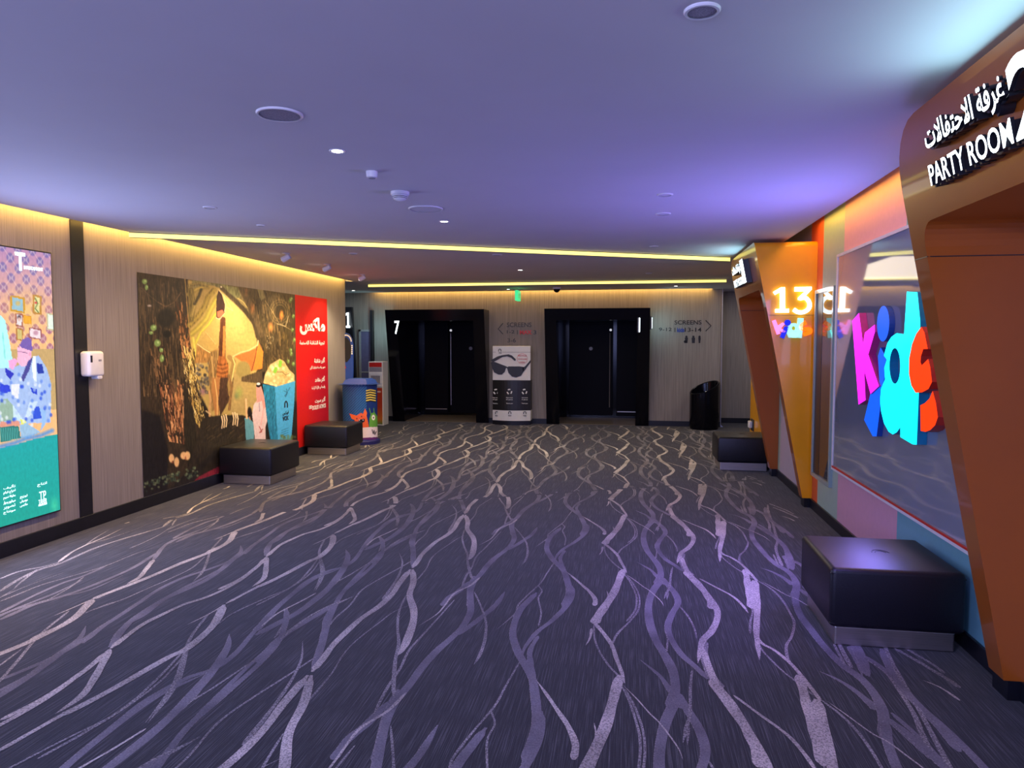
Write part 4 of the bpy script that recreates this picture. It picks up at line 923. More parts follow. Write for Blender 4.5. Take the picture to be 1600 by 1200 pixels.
# ================================================================ benches
def bench(x0, x1, y0, y1, label, h=0.425):
    t = thing('cube_bench', label, 'bench', ((x0 + x1) / 2, (y0 + y1) / 2, 0), 'black leather cube benches')
    bm = bx(x0, x1, y0, y1, 0.105, h, 0.028, 4); obj('seat', bm, M['leather'], t, smooth=True)
    bm = bmesh.new()
    for z in (h - 0.03, 0.13):
        tube(bm, [(x0 + .004, y0 + .004, z), (x1 - .004, y0 + .004, z), (x1 - .004, y1 - .004, z), (x0 + .004, y1 - .004, z), (x0 + .004, y0 + .004, z)], 0.003, 5)
    obj('piping', bm, M['leather'], t)
    bm = bx(x0 + .035, x1 - .035, y0 + .035, y1 - .035, 0.0, 0.105, 0.008, 2); obj('plinth', bm, M['steel'], t, label='brushed steel plinth')
    cx, cy = (x0 + x1) / 2 + .02, (y0 + y1) / 2; bm = bmesh.new()
    for r_ in (0.028, 0.045):
        tube(bm, [(cx + r_ * math.cos(a), cy + r_ * 1.2 * math.sin(a), h + .0005) for a in np.linspace(0, math.pi, 11)], 0.002, 5)
    obj('embossed_mark', bm, M['leather'], t)
    return t
bench(1.045, 1.700, 3.87, 4.53, 'nearest black leather bench, under the big kids letters on the right')
bench(1.085, 1.72, 9.09, 9.72, 'black leather bench on the right, behind the far orange portal')
bench(-4.575, -3.935, 7.30, 8.0, 'black leather bench under the popcorn box of the dragon mural')
bench(-4.575, -3.925, 9.43, 10.05, 'black leather bench under the red banner, before the blue bin')
# ================================================================ right wall: glass feature panel with big letters
t = thing('feature_panel', 'grey glass wall panel with big glowing kids letters', 'wall panel', (XR, 5.0, 0.54))
PY0, PY1, PZ0, PZ1 = 3.62, 6.35, 0.545, 2.31
obj('glass', bx(XR - 0.045, XR - 0.005, PY0, PY1, PZ0, PZ1), M['glass_panel'], t, label='glossy grey-blue glass')
bm = bmesh.new(); f_ = 0.022
box(bm, XR - .052, XR - .0, PY0 - f_, PY1 + f_, PZ0 - f_, PZ0); box(bm, XR - .052, XR - .0, PY0 - f_, PY1 + f_, PZ1, PZ1 + f_)
box(bm, XR - .052, XR - .0, PY1, PY1 + f_, PZ0, PZ1); box(bm, XR - .052, XR - .0, PY0 - f_, PY0, PZ0, PZ1)
obj('frame', bm, M['frame_white'] if 'frame_white' in M else M['white_plastic'], t, label='thin pale frame')
obj('red_edge', bx(XR - .054, XR - .048, PY0, PY1, PZ0 - 0.002, PZ0 + 0.012), M['red_ink'], t)
K = (1260, 340, 2.727)
def big_letter(name, polys, xf, front, side, lab):
    bm = bmesh.new()
    for pts in polys:
        prism(bm, [tuple(onx(K[0] + a / K[2], K[1] + b / K[2], xf)) for a, b in pts], (XR - 0.046 - xf, 0, 0), 0, 1)
        bm.faces.ensure_lookup_table()
    return obj(name, bm, [front, side], t, label=lab)
def ell(cx, cy, rx, ry, n=28, tilt=0.0): return [(cx + rx * math.cos(a) + tilt * math.sin(a), cy + ry * math.sin(a)) for a in np.linspace(0, 2 * math.pi, n + 1)[:-1]]
def rnd_poly(pts, n=5): 
    q = spline(pts + [pts[0]], n); return [tuple(p) for p in q[:-1]]
big_letter('letter_k', [[(195, 440), (224, 406), (241, 535), (249, 490), (291, 456), (292, 487), (264, 583), (309, 718), (273, 752), (247, 655), (252, 778), (222, 797)]], 1.655, M['k_pink'], M['side_pink'], 'large lit magenta letter k')
big_letter('letter_i', [[(305, 590), (316, 553), (344, 603), (318, 780), (299, 932), (282, 932), (246, 862), (272, 752), (312, 716)], ell(327, 452, 26, 76, tilt=-2)], 1.668, M['k_blue'], M['side_blue'], 'large lit blue letter i')
dout = [(416, 497), (428, 315), (473, 318), (485, 440), (487, 560), (470, 968), (452, 966), (400, 935), (400, 893), (385, 915), (368, 924), (350, 912), (330, 875), (318, 825), (314, 780), (318, 730), (335, 690), (332, 640), (343, 605), (330, 588), (345, 535), (362, 508), (385, 492)]
hole = [(377 + 23 * math.cos(a), 632 + 76 * math.sin(a)) for a in np.linspace(1.5 * math.pi, -math.pi / 2, 29)]
big_letter('letter_d', [dout[:1] + hole[::1] + dout[0:1] + dout[1:]] , 1.650, M['k_cyan'], M['side_cyan'], 'large lit cyan letter d')
big_letter('letter_s', [[(490, 465), (503, 490), (517, 560), (498, 560), (488, 590), (486, 615), (491, 630), (519, 602), (528, 640), (535, 700), (520, 730), (492, 745), (465, 746), (447, 715), (437, 665), (438, 600), (450, 540), (468, 495)],
                        [(485, 800), (505, 790), (525, 770), (538, 738), (552, 790), (560, 850), (548, 885), (528, 905), (508, 913), (487, 909)]], 1.640, M['k_red'], M['side_red'], 'large lit orange-red letter s')

# narrow display niche between the panel and the far portal
t = thing('display_case', 'narrow tall glass display case in a steel frame beside the grey panel', 'display case', (XR, 6.83, 0.33))
bm = bmesh.new(); a0, a1, c0, c1 = 6.52, 7.15, 0.33, 2.09; f_ = 0.035
box(bm, XR - .03, XR, a0, a1, c0, c0 + f_); box(bm, XR - .03, XR, a0, a1, c1 - f_, c1); box(bm, XR - .03, XR, a0, a0 + f_, c0 + f_, c1 - f_); box(bm, XR - .03, XR, a1 - f_, a1, c0 + f_, c1 - f_)
obj('frame', bm, M['niche_frame'] if 'niche_frame' in M else M['grey_plastic'], t)
obj('glass', bx(XR - .014, XR - .004, a0 + f_, a1 - f_, c0 + f_, c1 - f_), M['mirror_dark'], t, label='dark reflecting glass')
obj('inner_lining', bx(XR - .016, XR - .0141, a1 - f_ - .20, a1 - f_, c0 + f_, c1 - f_), M['black'], t)

# small device plugged in at the end of the right wall
t = thing('wall_socket', 'small white plug in a socket on the orange wall end', 'socket', (XR, 10.6, 0.36))
obj('plate', bx(XR - .012, XR, 10.50, 10.72, 0.33, 0.50, 0.004), M['dark_plastic'], t)
obj('plug', bx(XR - .06, XR - .012, 10.56, 10.68, 0.37, 0.47, 0.012), M['white_plastic'], t)

# ================================================================ signs on the back wall
yw = YB - 0.004
def back_text(body, x0, y0, x1, y1, m=0, weight=0.01, bm=None, Y=yw, dep=0.003):
    a, b = ony(x0, y0, Y), ony(x1, y1, Y)
    return text_bm(body, (a[0], Y, b[2]), (1, 0, 0), (0, 0, 1), b[0] - a[0], a[2] - b[2], dep, weight, bm=bm)
def chevron(pts, Y=yw, wd=2.0):
    bm = bmesh.new(); prism(bm, [tuple(ony(a, b, Y)) for a, b in thick_line(pts, wd)], (0, -0.004, 0)); return bm
def thick_line(P, w_):
    P = [np.array(p, float) for p in P]; L_, R_ = [], []
    for i, p in enumerate(P):
        d = P[min(i + 1, len(P) - 1)] - P[max(i - 1, 0)]; d /= np.linalg.norm(d); n = np.array([-d[1], d[0]]) * w_ / 2
        L_.append(tuple(p + n)); R_.append(tuple(p - n))
    return L_ + R_[::-1]
t = thing('direction_sign', 'wall lettering SCREENS 1-2 MAX 3-6 with an arrow left', 'sign', (-2.2, YB, 1.75))
obj('arrow', chevron([(786, 505), (778.5, 514), (786, 522)], wd=1.4), M['ink'], t)
for q_ in (('SCREENS', 792, 504, 830.5, 511), ('1-2 |', 792, 516, 809, 522.5), ('3', 833.5, 516, 838, 522.5), ('3-6', 793, 528.5, 806, 535)): obj('lettering', back_text(*q_), M['ink'], t)
obj('red_lettering', back_text('MAX', 812, 516, 831, 522.5, weight=0.05), M['red_ink'], t, label='red MAX lettering')
t = thing('direction_sign', 'wall lettering SCREENS 9-12 13-14 with toilet symbols and arrow right', 'sign', (1.1, YB, 1.75))
obj('arrow', chevron([(1102.5, 500.5), (1111, 509), (1102.5, 517.5)], wd=1.4), M['ink'], t)
for q_ in (('SCREENS', 1054, 500.5, 1096, 507), ('9-12 |', 1029.5, 512, 1055, 519), ('13-14', 1070, 512, 1096, 518.5)): obj('lettering', back_text(*q_), M['ink'], t)
obj('red_lettering', back_text('kids', 1058, 512, 1069, 519, weight=0.03), M['k_blue_ink'] if 'k_blue_ink' in M else M['side_blue'], t, label='blue kids lettering')
bm = bmesh.new()
def disc(bm, x, y, r, Y=yw): prism(bm, [tuple(ony(x + r * math.cos(a), y + r * math.sin(a), Y)) for a in np.linspace(0, 2 * math.pi, 13)[:-1]], (0, -0.003, 0))
for x, w1_, w2_ in ((1072.5, 2.6, 1.6), (1083.4, 2.8, 2.2), (1093, 2.0, 1.2)):
    bm = bmesh.new(); disc(bm, x, 526.2, 1.8); prism(bm, [tuple(ony(a, b, yw)) for a, b in ((x - w1_, 527.6), (x + w1_, 527.6), (x + w2_, 536), (x - w2_, 536))], (0, -0.003, 0))
    if x < 1075: disc(bm, 1070.5, 533.8, 2.2)
    obj('toilet_symbol', bm, M['ink'], t)

# glasses recycling stand
ys = 13.58
t = thing('recycling_stand', 'white and black recycling stand with a large picture of dark glasses', 'recycling stand', (-2.27, ys + 0.1, 0))
x0, x1 = -2.643, -1.897
obj('header_board', bx(x0, x1, ys, ys + .02, 0.865, 1.53, 0.008), M['white_ink'], t)
def front_cyl(bm, z0, z1, bulge, mi=0, n=12):
    pts = [(x0 + (x1 - x0) * k / n, ys - bulge * math.sin(math.pi * k / n)) for k in range(n + 1)] + [(x1, ys + .22), (x0, ys + .22)]
    prism(bm, [(a, b, z0) for a, b in pts], (0, 0, z1 - z0), mi)
bm = bmesh.new(); front_cyl(bm, 0.285, 0.868, 0.10); b_ = obj('bin_body', bm, M['ink'], t, label='black bin body')
bm = bmesh.new(); front_cyl(bm, 0.085, 0.285, 0.10); obj('lower_band', bm, M['white_ink'], t)
bm = bmesh.new(); front_cyl(bm, 0.0, 0.085, 0.08); obj('foot', bm, M['black'], t)
C7 = (755, 485, 6.667); yg = ys - 0.004
def G(*pts): return [tuple(ony(C7[0] + a / C7[2], C7[1] + b / C7[2], yg)) for a, b in pts]
bm = bmesh.new()
prism(bm, G((100, 530), (130, 540), (230, 578), (255, 590), (265, 583), (380, 583), (425, 590), (420, 640), (395, 680), (345, 698), (300, 688), (265, 650), (250, 600), (238, 598), (225, 640), (195, 668), (160, 668), (115, 645), (95, 600), (80, 545)), (0, -0.012, 0))
prism(bm, G((78, 520), (150, 480), (200, 466), (265, 458), (300, 470), (340, 510), (335, 525), (322, 520), (290, 492), (250, 478), (200, 486), (140, 520), (110, 535)), (0, -0.012, 0))
prism(bm, G((410, 600), (440, 580), (495, 515), (495, 540), (440, 615), (420, 640)), (0, -0.012, 0))
obj('glasses_picture', bm, M['ink'], t, label='large black glasses shape')
bm = bmesh.new()
a = ony(C7[0] + 100 / C7[2], C7[1] + 435 / C7[2], yg); b = ony(C7[0] + 495 / C7[2], C7[1] + 435 / C7[2], yg)
box(bm, a[0], -2.575, yg - .002, yg, a[2], a[2] + .004); box(bm, -2.455, b[0], yg - .002, yg, a[2], a[2] + .004)
def logo_arch(bm, cx, cy, s, Y):
    prism(bm, [tuple(ony(p[0], p[1], Y)) for p in thick_line([(cx - s, cy + s), (cx - s, cy - s * .3), (cx - s * .5, cy - s), (cx + s * .5, cy - s), (cx + s, cy - s * .3), (cx + s, cy + s)], s * .55)], (0, -0.003, 0))
logo_arch(bm, 781, 547.5, 1.9, yg); back_text('VOX', 779, 550.5, 784, 552.5, bm=bm, Y=yg, weight=.03)
obj('board_print', bm, M['ink'], t)
bm = bmesh.new()
cx, cy, r_ = 816, 560.5, 8.0
for k in range(30):
    a0_, a1_ = k * 2 * math.pi / 30, (k + .6) * 2 * math.pi / 30
    prism(bm, [tuple(ony(p[0], p[1], yg)) for p in thick_line([(cx + r_ * math.cos(a0_), cy + r_ * math.sin(a0_)), (cx + r_ * math.cos(a1_), cy + r_ * math.sin(a1_))], .6)], (0, -0.002, 0))
back_text('RECYCLE', 809.5, 554.5, 822.5, 557, bm=bm, Y=yg); back_text('YOUR 3D GLASSES', 809, 560, 823, 562, bm=bm, Y=yg); back_text('HERE', 812, 565, 820, 567, bm=bm, Y=yg)
obj('round_stamp', bm, M['stamp'] if 'stamp' in M else M['red_ink'], t)
for cx, lab_ in ((775, 0), (796, 1), (819.5, 2)):
    Yk = ys - (0.04, 0.105, 0.06)[lab_]
    bm = bmesh.new()
    for k in range(3):
        a = 2 * math.pi * k / 3 - math.pi / 2
        P_ = [(cx + 3.4 * math.cos(a + d), 612 + 3.6 * math.sin(a + d)) for d in (-.75, -.35, .1, .45)]
        prism(bm, [tuple(ony(p[0], p[1], Yk)) for p in thick_line(P_, 1.9)], (0, -0.003, 0))
    obj('recycling_symbol', bm, M['white_ink'], b_)
    for y_, s_ in ((620.5, 'Please recycle'), (623.5, '3D glasses'), (629.5, 'Thank you')): obj('printed_line', back_text(s_, cx - 5.2, y_, cx + 5.2, y_ + 2.0, Y=Yk, weight=.02), M['white_ink'], b_)
for cx, Yk in ((776, ys - .04), (796.5, ys - .105), (820, ys - .06)):
    bm = bmesh.new(); logo_arch(bm, cx, 645, 1.9, Yk); back_text('VOX', cx - 2.6, 648.5, cx + 2.6, 650.5, bm=bm, Y=Yk, weight=.03); obj('printed_logo', bm, M['ink'], t)

# litter bin with slanted mouth
t = thing('litter_bin', 'round black litter bin with a slanted open top by the back wall', 'bin', (1.36, 13.55, 0))
bm = bmesh.new(); n = 32; rings = []
cx, cy, r0 = 1.36, 13.52, 0.265
zt = lambda a: 0.76 + 0.10 * math.cos(a)
for r_, f in ((r0 * .94, lambda a: 0.0), (r0, lambda a: 0.05), (r0, lambda a: zt(a) - .05), (r0 * 1.0, zt), (r0 * .88, zt), (r0 * .86, lambda a: zt(a) - .12), (r0 * .80, lambda a: 0.2)):
    rings.append([bm.verts.new((cx + r_ * math.cos(2 * math.pi * k / n), cy + r_ * math.sin(2 * math.pi * k / n), f(2 * math.pi * k / n) )) for k in range(n)])
for k in range(n):   # mouth leans to the viewer
    for ring in rings[2:6]: ring[k].co.z += 0.06 * math.sin(2 * math.pi * k / n)
for a, b in zip(rings, rings[1:]):
    for i in range(n): bm.faces.new((a[i], a[(i + 1) % n], b[(i + 1) % n], b[i]))
bm.faces.new(rings[0]); bm.faces.new(rings[-1])
obj('body', bm, M['bin_black'] if 'bin_black' in M else M['gloss_black'], t, smooth=True)
bm = bmesh.new()
tube(bm, [(cx + r0 * .94 * math.cos(a), cy + r0 * .94 * math.sin(a), zt(a) + 0.06 * math.sin(a) + .002) for a in np.linspace(0, 2 * math.pi, 33)], 0.014)
obj('rim', bm, M['gloss_black'], t, smooth=True)

# blue recycling bin with two painted creatures
cx, cy, r0 = -4.235, 10.72, 0.27
t = thing('recycling_bin', 'blue striped bin with painted orange and green creatures, behind the far left bench', 'bin', (cx, cy, 0))
bm = bmesh.new(); lathe(bm, [(0.0, 0.0), (r0 + .04, 0.0), (r0 + .04, 0.05), (r0 + .01, 0.07)], (cx, cy, 0), n=40); obj('base', bm, M['navy'], t, smooth=True)
H_ = 0.93
B = Print(260, 150, lambda i, j: np.stack([cx + r0 * np.cos(math.pi + math.pi * 1.35 * i - .3), cy + r0 * np.sin(math.pi + math.pi * 1.35 * i - .3), 0.07 + (H_ - 0.07) * (1 - j)], -1), (40, 92, 150))
X, Y = B.X, B.Y; vis = 1.0
q6 = (520, 480, 5.4545)
s_ = (np.mod((X - 520) * 1.0 + (Y - 600) * 1.0, 4.2) < 1.1) & (X < 577); B.mix(s_.astype(float), (12, 26, 66), .8)
B.mix(((X > 573)).astype(float), (20, 46, 110), 1)
for k in range(5): B.stroke(px(*q6, (288, 712 + k * 21), (320, 704 + k * 21), (362, 712 + k * 21)), 2.0, (222, 196, 84), 1); B.stroke(px(*q6, (288, 722 + k * 21), (320, 714 + k * 21), (362, 722 + k * 21)), 1.5, (18, 18, 26), 1)
B.poly(px(*q6, (180, 940), (300, 935), (390, 930), (390, 1010), (300, 1040), (180, 1040)), (20, 46, 110))
B.poly(px(*q6, (195, 930), (240, 900), (290, 930), (305, 1000), (310, 1040), (170, 1040), (185, 970)), (214, 92, 46)); B.poly(px(*q6, (205, 925), (140, 905), (160, 950), (195, 965)), (222, 100, 46)); B.poly(px(*q6, (255, 915), (275, 862), (292, 900), (285, 945)), (222, 100, 46))
B.poly(px(*q6, (218, 960), (270, 950), (272, 975), (245, 990), (220, 978)), (26, 16, 20)); B.blob(px(*q6, (205, 950))[0], (1.2, 1.2), (30, 20, 20)); B.blob(px(*q6, (245, 932))[0], (1.2, 1.2), (30, 20, 20))
for x in (226, 258): B.blob(px(*q6, (x, 962))[0], (.9, 1.2), (240, 236, 226))
B.poly(px(*q6, (310, 1040), (312, 950), (325, 905), (355, 895), (380, 930), (385, 1040)), (92, 152, 62)); B.stroke(px(*q6, (322, 905), (312, 862)), 1.2, (92, 152, 62)); B.stroke(px(*q6, (352, 895), (350, 862)), 1.2, (92, 152, 62))
B.blob(px(*q6, (346, 940))[0], (3.2, 5), (232, 230, 222), 1, .3); B.blob(px(*q6, (347, 942))[0], (1.2, 2), (60, 60, 60), 1, .5)
B.poly(px(*q6, (60, 1026), (240, 1026), (400, 1018), (400, 1110), (240, 1118), (60, 1118)), (222, 206, 214)); B.poly(px(*q6, (60, 1112), (240, 1116), (400, 1104), (400, 1125), (240, 1134), (60, 1130)), (96, 40, 110))
B.stroke(px(*q6, (335, 1045), (345, 1080), (352, 1050), (358, 1085), (370, 1060)), 1.1, (30, 26, 36))
B.build('printed_wrap', M['paint'], t)
bm = bmesh.new(); lathe(bm, [(r0 - .004, 0.07), (r0 - .004, H_)], (cx, cy, 0), n=40); obj('body', bm, M['royal_blue'], t, smooth=True)
bm = bmesh.new(); prism(bm, [(cx - .22, cy - .2, H_), (cx + .2, cy - .2, H_), (cx + .24, cy + .18, H_), (cx - .18, cy + .18, H_)], (0, 0, 0.10))
bmesh.ops.scale(bm, verts=[v for v in bm.verts if v.co.z > H_ + .05], vec=(0.8, 0.75, 1), space=Matrix.Translation((-cx, -cy, 0)))
lathe(bm, [(0.0, H_), (r0, H_), (r0, H_ + .015), (0.0, H_ + .016)], (cx, cy, 0), n=40)
bmesh.ops.bevel(bm, geom=[e for e in bm.edges if e.calc_length() > .2], offset=0.02, segments=2, affect='EDGES')
obj('lid', bm, M['lid_blue'] if 'lid_blue' in M else M['royal_blue'], t)

# arched cut-out stand behind the bin
yk = 11.02
t = thing('cutout_stand', 'narrow dark blue cut-out board with an arched top, against the left wall end', 'display stand', (-4.5, yk + .05, 0))
q = lambda *pts: [tuple(ony(520 + a / 5.4545, 480 + b / 5.4545, yk)) for a, b in pts]
arch = [(48, 300), (60, 262), (85, 232), (110, 218), (140, 232), (162, 270), (172, 320), (172, 560), (165, 700), (165, 1010), (50, 1010)]
bm = bmesh.new(); prism(bm, q(*arch), (0, 0.03, 0)); obj('board', bm, M['royal_blue'], t)
yk -= .004
bm = bmesh.new(); prism(bm, q((70, 310), (95, 262), (120, 258), (145, 290), (158, 350), (150, 430), (120, 470), (70, 450)), (0, .003, 0)); obj('dark_panel', bm, M['ink'], t)
bm = bmesh.new()
for k in range(15):
    a = math.pi * (1.05 - k / 15 * 1.05); c_ = (112 + 46 * math.cos(a), 300 - 62 * math.sin(a)); prism(bm, [tuple(q((c_[0] + dx, c_[1] + dy))[0]) for dx, dy in ((-5, -6), (5, -6), (5, 6), (-5, 6))], (0, -.002, 0))
for k in range(5): prism(bm, q((158, 322 + k * 17), (169, 322 + k * 17), (169, 334 + k * 17), (158, 334 + k * 17)), (0, -.002, 0))
obj('rim_print', bm, M['white_ink'], t)
yk -= .004
for nm_, m_, pts in (('red_print', M['red_ink'], [(62, 318), (100, 316), (104, 362), (66, 366)]), ('white_print', M['white_ink'], [(70, 378), (100, 372), (102, 424), (72, 430)]), ('red_foot_print', M['red_ink'], [(66, 470), (100, 480), (112, 520), (62, 524)])):
    bm = bmesh.new(); prism(bm, q(*pts), (0, .003, 0)); obj(nm_, bm, m_, t)

# upright kiosk with orange panel beside the left doorway
yk = 13.0
t = thing('dispenser_kiosk', 'slim white and orange kiosk with a small screen, left of doorway 7', 'kiosk', (-4.8, yk + .15, 0))
a = ony(575.5, 565, yk); b = ony(599, 664, yk)
X0, X1, Z1 = a[0], b[0], a[2]
obj('cabinet', bx(X0, X1, yk, yk + .3, 0.0, Z1, 0.01), M['white_ink'], t)
zz_ = lambda y: float(ony(590, y, yk)[2])
obj('top_panel', bx(X0 + .02, X1 - .02, yk - .004, yk, zz_(573.5), zz_(566.5)), M['kiosk_red'] if 'kiosk_red' in M else M['red_ink'], t)
obj('grille', bx(X0 + .02, X1 - .02, yk - .004, yk, zz_(581), zz_(574)), M['grey_plastic'], t)
bm = bmesh.new(); xa, xb, za, zb = X0 + .015, X1 - .015, zz_(604), zz_(583)
box(bm, xa, xb, yk - .02, yk, za, za + .05); box(bm, xa, xb, yk - .02, yk, zb - .05, zb); box(bm, xa, xa + .035, yk - .02, yk, za + .05, zb - .05); box(bm, xb - .035, xb, yk - .02, yk, za + .05, zb - .05)
obj('screen_frame', bm, M['white_plastic'], t)
obj('small_screen', bx(xa + .035, xb - .035, yk - .006, yk, za + .05, zb - .05), M['grey_plastic'], t)
Kp = Print(24, 60, lambda i, j: np.stack([X0 + .02 + (X1 - X0 - .035) * i, np.full_like(i, yk - .004), zz_(606) + (0.03 - zz_(606)) * j], -1), (170, 56, 34))
Kp.mix(np.clip((Kp.Y - 635) / 25, 0, 1), (206, 130, 50), .9); Kp.mix(np.clip((Kp.Y - 655) / 8, 0, 1), (70, 120, 60), .8); Kp.stroke([(585, 612), (594, 612)], 2, (226, 220, 214))
Kp.build('front_panel', M['paint'], t)

# ================================================================ ceiling fittings
def c26(x, y): p = onz(x, y, ZC); return float(p[0]), float(p[1])
def downlight(x, y, lab, r=0.029, power=6, aim=None):
    t = thing('downlight', lab, 'ceiling light', (x, y, ZC), 'round recessed downlights')
    bm = bmesh.new(); lathe(bm, [(r, -0.001), (r + .012, -0.004), (r + .014, 0.0)], (x, y, ZC), n=24, cap=False); obj('trim_ring', bm, M['white_plastic'], t, smooth=True, recalc=False)
    bm = bmesh.new(); lathe(bm, [(0.0, -0.002), (r, -0.002), (r, 0.001), (0, .001)], (x, y, ZC), n=24); obj('lens', bm, M['lamp_white'], t)
    l = bpy.data.lights.new('downlight_lamp', 'SPOT'); l.energy = power; l.color = (1.0, 0.9, 0.75); l.spot_size = R(70); l.spot_blend = 0.8; l.shadow_soft_size = 0.03
    o = bpy.data.objects.new('downlight_lamp', l); o.location = (x, y, ZC - 0.02); COL.objects.link(o)
for i, (q_, lab) in enumerate((((527, 236), 'nearest recessed downlight, beside the large ceiling speaker'), ((694, 346), 'second recessed downlight, behind the smoke detector'), ((813, 422), 'recessed downlight between the two yellow light strips'),
                    ((794, 452), 'recessed downlight beside the hanging green exit sign'), ((1056, 447), 'recessed downlight near the back wall, above the right direction sign'), ((552, 454), 'recessed downlight in the far left alcove'))):
    x, y = c26(*q_); downlight(x, y, lab)
def flat_disc(name, q_, r, lab, cat, grp=None, drop=0.008, mats=None, ringw=0.012):
    x, y = c26(*q_); t = thing(name, lab, cat, (x, y, ZC), grp)
    bm = bmesh.new(); lathe(bm, [(r - ringw, -drop), (r - ringw * .3, -drop), (r, -drop * .4), (r, 0.0)], (x, y, ZC), n=32, cap=False); obj('rim', bm, M['white_plastic'], t, smooth=True, recalc=False)
    bm = bmesh.new(); lathe(bm, [(0.0, -drop * .55), (r - ringw, -drop * .55), (r - ringw, -.001), (0, -.001)], (x, y, ZC), n=32); obj('grille', bm, (mats or M['ceiling']), t)
M['speaker_grille'] = mat('speaker_grille', (0.26, 0.24, 0.28), 0.7, var=0.4, scale=(300, 300, 300))
flat_disc('ceiling_speaker', (437, 178), 0.10, 'large round ceiling speaker on the left, dark grille', 'speaker', 'round ceiling speakers', mats=M['speaker_grille'])
flat_disc('ceiling_speaker', (1097, 16), 0.055, 'round ceiling speaker at the top edge, nearest the right portal', 'speaker', 'round ceiling speakers', mats=M['speaker_grille'])
flat_disc('ceiling_speaker', (665, 326), 0.13, 'round pale ceiling speaker just behind the smoke detector', 'speaker', 'round ceiling speakers')
for q_, r, lab in (((328, 324), .05, 'small ceiling plate on the left, before the first yellow strip'), ((1039, 304), .055, 'nearer of two small round ceiling plates on the right'),
                   ((1036, 334), .06, 'farther of two small round ceiling plates on the right'), ((1022, 385), .05, 'small ceiling plate just before the first yellow strip, on the right'),
                   ((777, 398), .06, 'small ceiling plate just behind the first yellow strip'), ((1014, 427), .05, 'small ceiling plate between the yellow strips, on the right'),
                   ((408, 352), .04, 'small ceiling plate before the left spotlights'), ((552, 396), .05, 'small dark ceiling plate right of the left spotlights'), ((950, 450), .06, 'small ceiling plate before the right black doorway')):
    flat_disc('ceiling_plate', q_, r, lab, 'ceiling plate', 'small round ceiling plates', drop=0.006)
x, y = c26(581, 268); t = thing('motion_sensor', 'small white cylindrical sensor on the ceiling', 'sensor', (x, y, ZC))
bm = bmesh.new(); lathe(bm, [(0.034, 0.0), (0.034, -0.004), (0.031, -0.034), (0.026, -0.037), (0.0, -0.037)], (x, y, ZC), n=24); obj('housing', bm, M['white_plastic'], t, smooth=True)
bm = bmesh.new(); lathe(bm, [(0.022, -0.037), (0.02, -0.041), (0, -0.041)], (x, y, ZC), n=20); obj('lens', bm, M['grey_plastic'], t)
x, y = c26(625, 300); t = thing('smoke_detector', 'white smoke detector with dark slots on the ceiling', 'smoke detector', (x, y, ZC))
bm = bmesh.new(); lathe(bm, [(0.062, 0.0), (0.062, -0.018), (0.058, -0.022)], (x, y, ZC), n=28); obj('base', bm, M['white_plastic'], t, smooth=True)
for k, (r1, h) in enumerate(((0.056, -0.030), (0.050, -0.040))):
    bm = bmesh.new(); lathe(bm, [(r1 - .006, h + .008), (r1, h + .003), (r1 - .001, h)], (x, y, ZC), n=28); obj('vane', bm, M['white_plastic'], t, smooth=True)
bm = bmesh.new(); lathe(bm, [(0.046, -0.02), (0.044, -0.045), (0, -0.045)], (x, y, ZC), n=28); obj('chamber', bm, M['dark_plastic'], t)
bm = bmesh.new(); lathe(bm, [(0.046, -0.044), (0.040, -0.050), (0.018, -0.060), (0, -0.061)], (x, y, ZC), n=28); obj('cap', bm, M['white_plastic'], t, smooth=True)
# directional spotlights washing the mural
proto = None
SP = [((447, 396), 'nearest swivel spotlight over the dragon mural'), ((511, 413), 'middle swivel spotlight over the mural'), ((566, 429), 'farthest swivel spotlight over the red banner, head lit')]
for i, (q_, lab) in enumerate(SP):
    x, y = c26(*q_); t = thing('swivel_spotlight', lab, 'spotlight', (x, y, ZC), 'swivel spotlights over the mural')
    bm = bmesh.new(); lathe(bm, [(0.045, 0.0), (0.045, -0.006), (0.0, -0.007)], (x, y, ZC), n=20); obj('mount', bm, M['white_plastic'], t, smooth=True)
    d = Vector((-0.85, 0.0, -0.42)).normalized(); c_ = Vector((x, y, ZC - .05))
    bm = bmesh.new(); tube(bm, [c_ - d * .05, c_ - d * .045, c_ + d * .045, c_ + d * .05], [0.018, 0.03, 0.036, 0.034], 18); obj('head', bm, M['white_plastic'], t, smooth=True)
    bm = bmesh.new(); tube(bm, [c_ + d * .0505, c_ + d * .052], 0.029, 18); obj('lens', bm, M['lamp_white'], t)
    bm = bmesh.new(); tube(bm, [(x, y, ZC), c_], 0.008, 8); obj('stem', bm, M['white_plastic'], t)
    spot('swivel_spotlight_lamp', tuple(c_ + d * .07), (XL, y + .1, 0.9), (1.0, 0.80, 0.50), 95, 95, 0.8, 0.02)
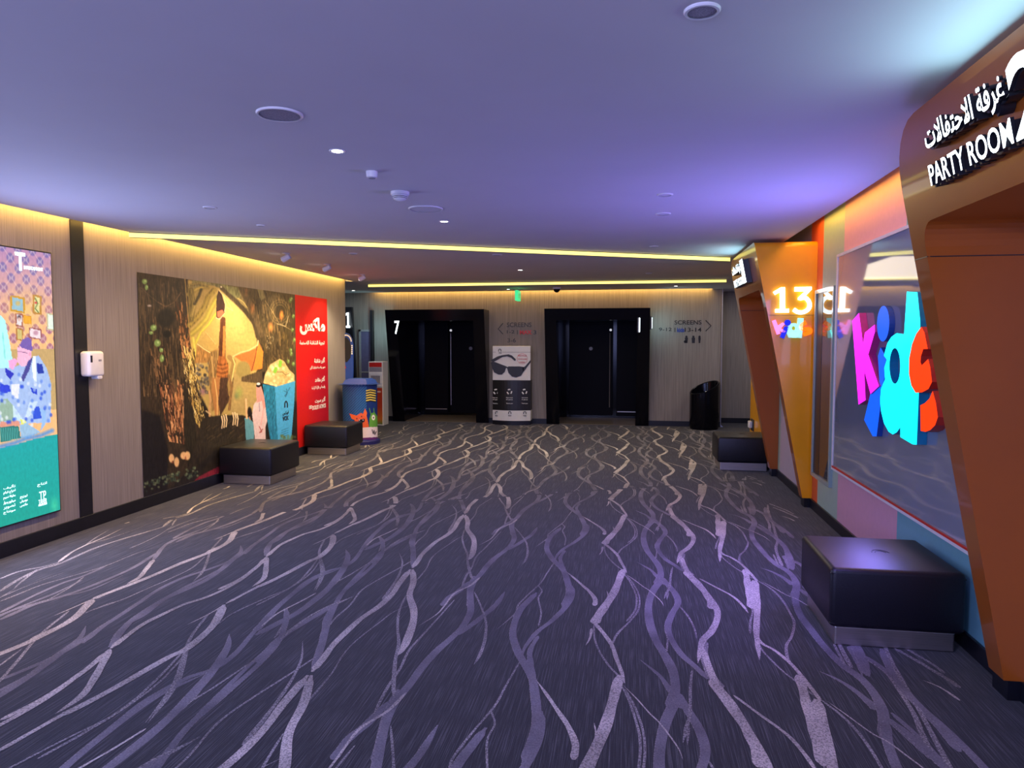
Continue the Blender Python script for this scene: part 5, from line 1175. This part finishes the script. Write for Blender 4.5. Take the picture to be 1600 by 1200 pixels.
# linear lights across the ceiling
def linear(p0, p1, lab, h=0.046, w_=0.03):
    p0, p1 = Vector(p0), Vector(p1); d = (p1 - p0).normalized(); n = Vector((d.y, -d.x, 0)); mid = (p0 + p1) / 2
    if n.y > 0: n = -n
    t = thing('linear_light', lab, 'light strip', (mid.x, mid.y, ZC), 'yellow linear lights across the ceiling')
    bm = bmesh.new(); prism(bm, [tuple(p0), tuple(p1), tuple(p1 - n * w_), tuple(p0 - n * w_)], (0, 0, -h - .004)); obj('housing', bm, M['black'], t)
    bm = bmesh.new(); prism(bm, [tuple(p0 + Vector((0, 0, -.008))), tuple(p1 + Vector((0, 0, -.008))), tuple(p1 + n * .004 + Vector((0, 0, -.008))), tuple(p0 + n * .004 + Vector((0, 0, -.008)))], (0, 0, -h + .006)); obj('diffuser', bm, M['glow_yellow'], t)
linear((-4.49, 5.846, ZC), (1.145, 8.722, ZC), 'yellow light strip running diagonally across the ceiling, nearer one')
linear((-4.46, 11.73, ZC), (1.49, 11.73, ZC), 'yellow light strip running straight across the ceiling, farther one')
# exit sign seen edge on
p = ony(808, 455, 13.0); t = thing('exit_sign', 'green lit exit sign hanging from the ceiling, seen edge on', 'exit sign', (p[0], 13.0, ZC))
obj('panel', bx(p[0] - .028, p[0] + .028, 12.92, 13.25, ZC - .23, ZC - .045), M['green_glow'], t)
bm = text_bm('EXIT', (p[0] + .029, 13.0, ZC - .18), (0, 1, 0), (0, 0, 1), 0.2, 0.08, 0.001, 0.02); obj('lettering', bm, M['white_ink'], t)
for yh in (13.0, 13.2): bm = bmesh.new(); tube(bm, [(p[0], yh, ZC), (p[0], yh, ZC - .05)], .006); obj('hanger', bm, M['steel'], t)
x, y = c26(870, 449); t = thing('dome_camera', 'dark dome security camera on the far ceiling', 'camera', (x, y, ZC))
bm = bmesh.new(); lathe(bm, [(0.075, 0.0), (0.075, -0.03), (0.065, -0.035)], (x, y, ZC), n=24); obj('base', bm, M['white_plastic'], t, smooth=True)
bm = bmesh.new(); lathe(bm, [(0.065, -0.03), (0.055, -0.065), (0.03, -0.088), (0, -0.095)], (x, y, ZC), n=24); obj('dome', bm, M['gloss_black'], t, smooth=True)
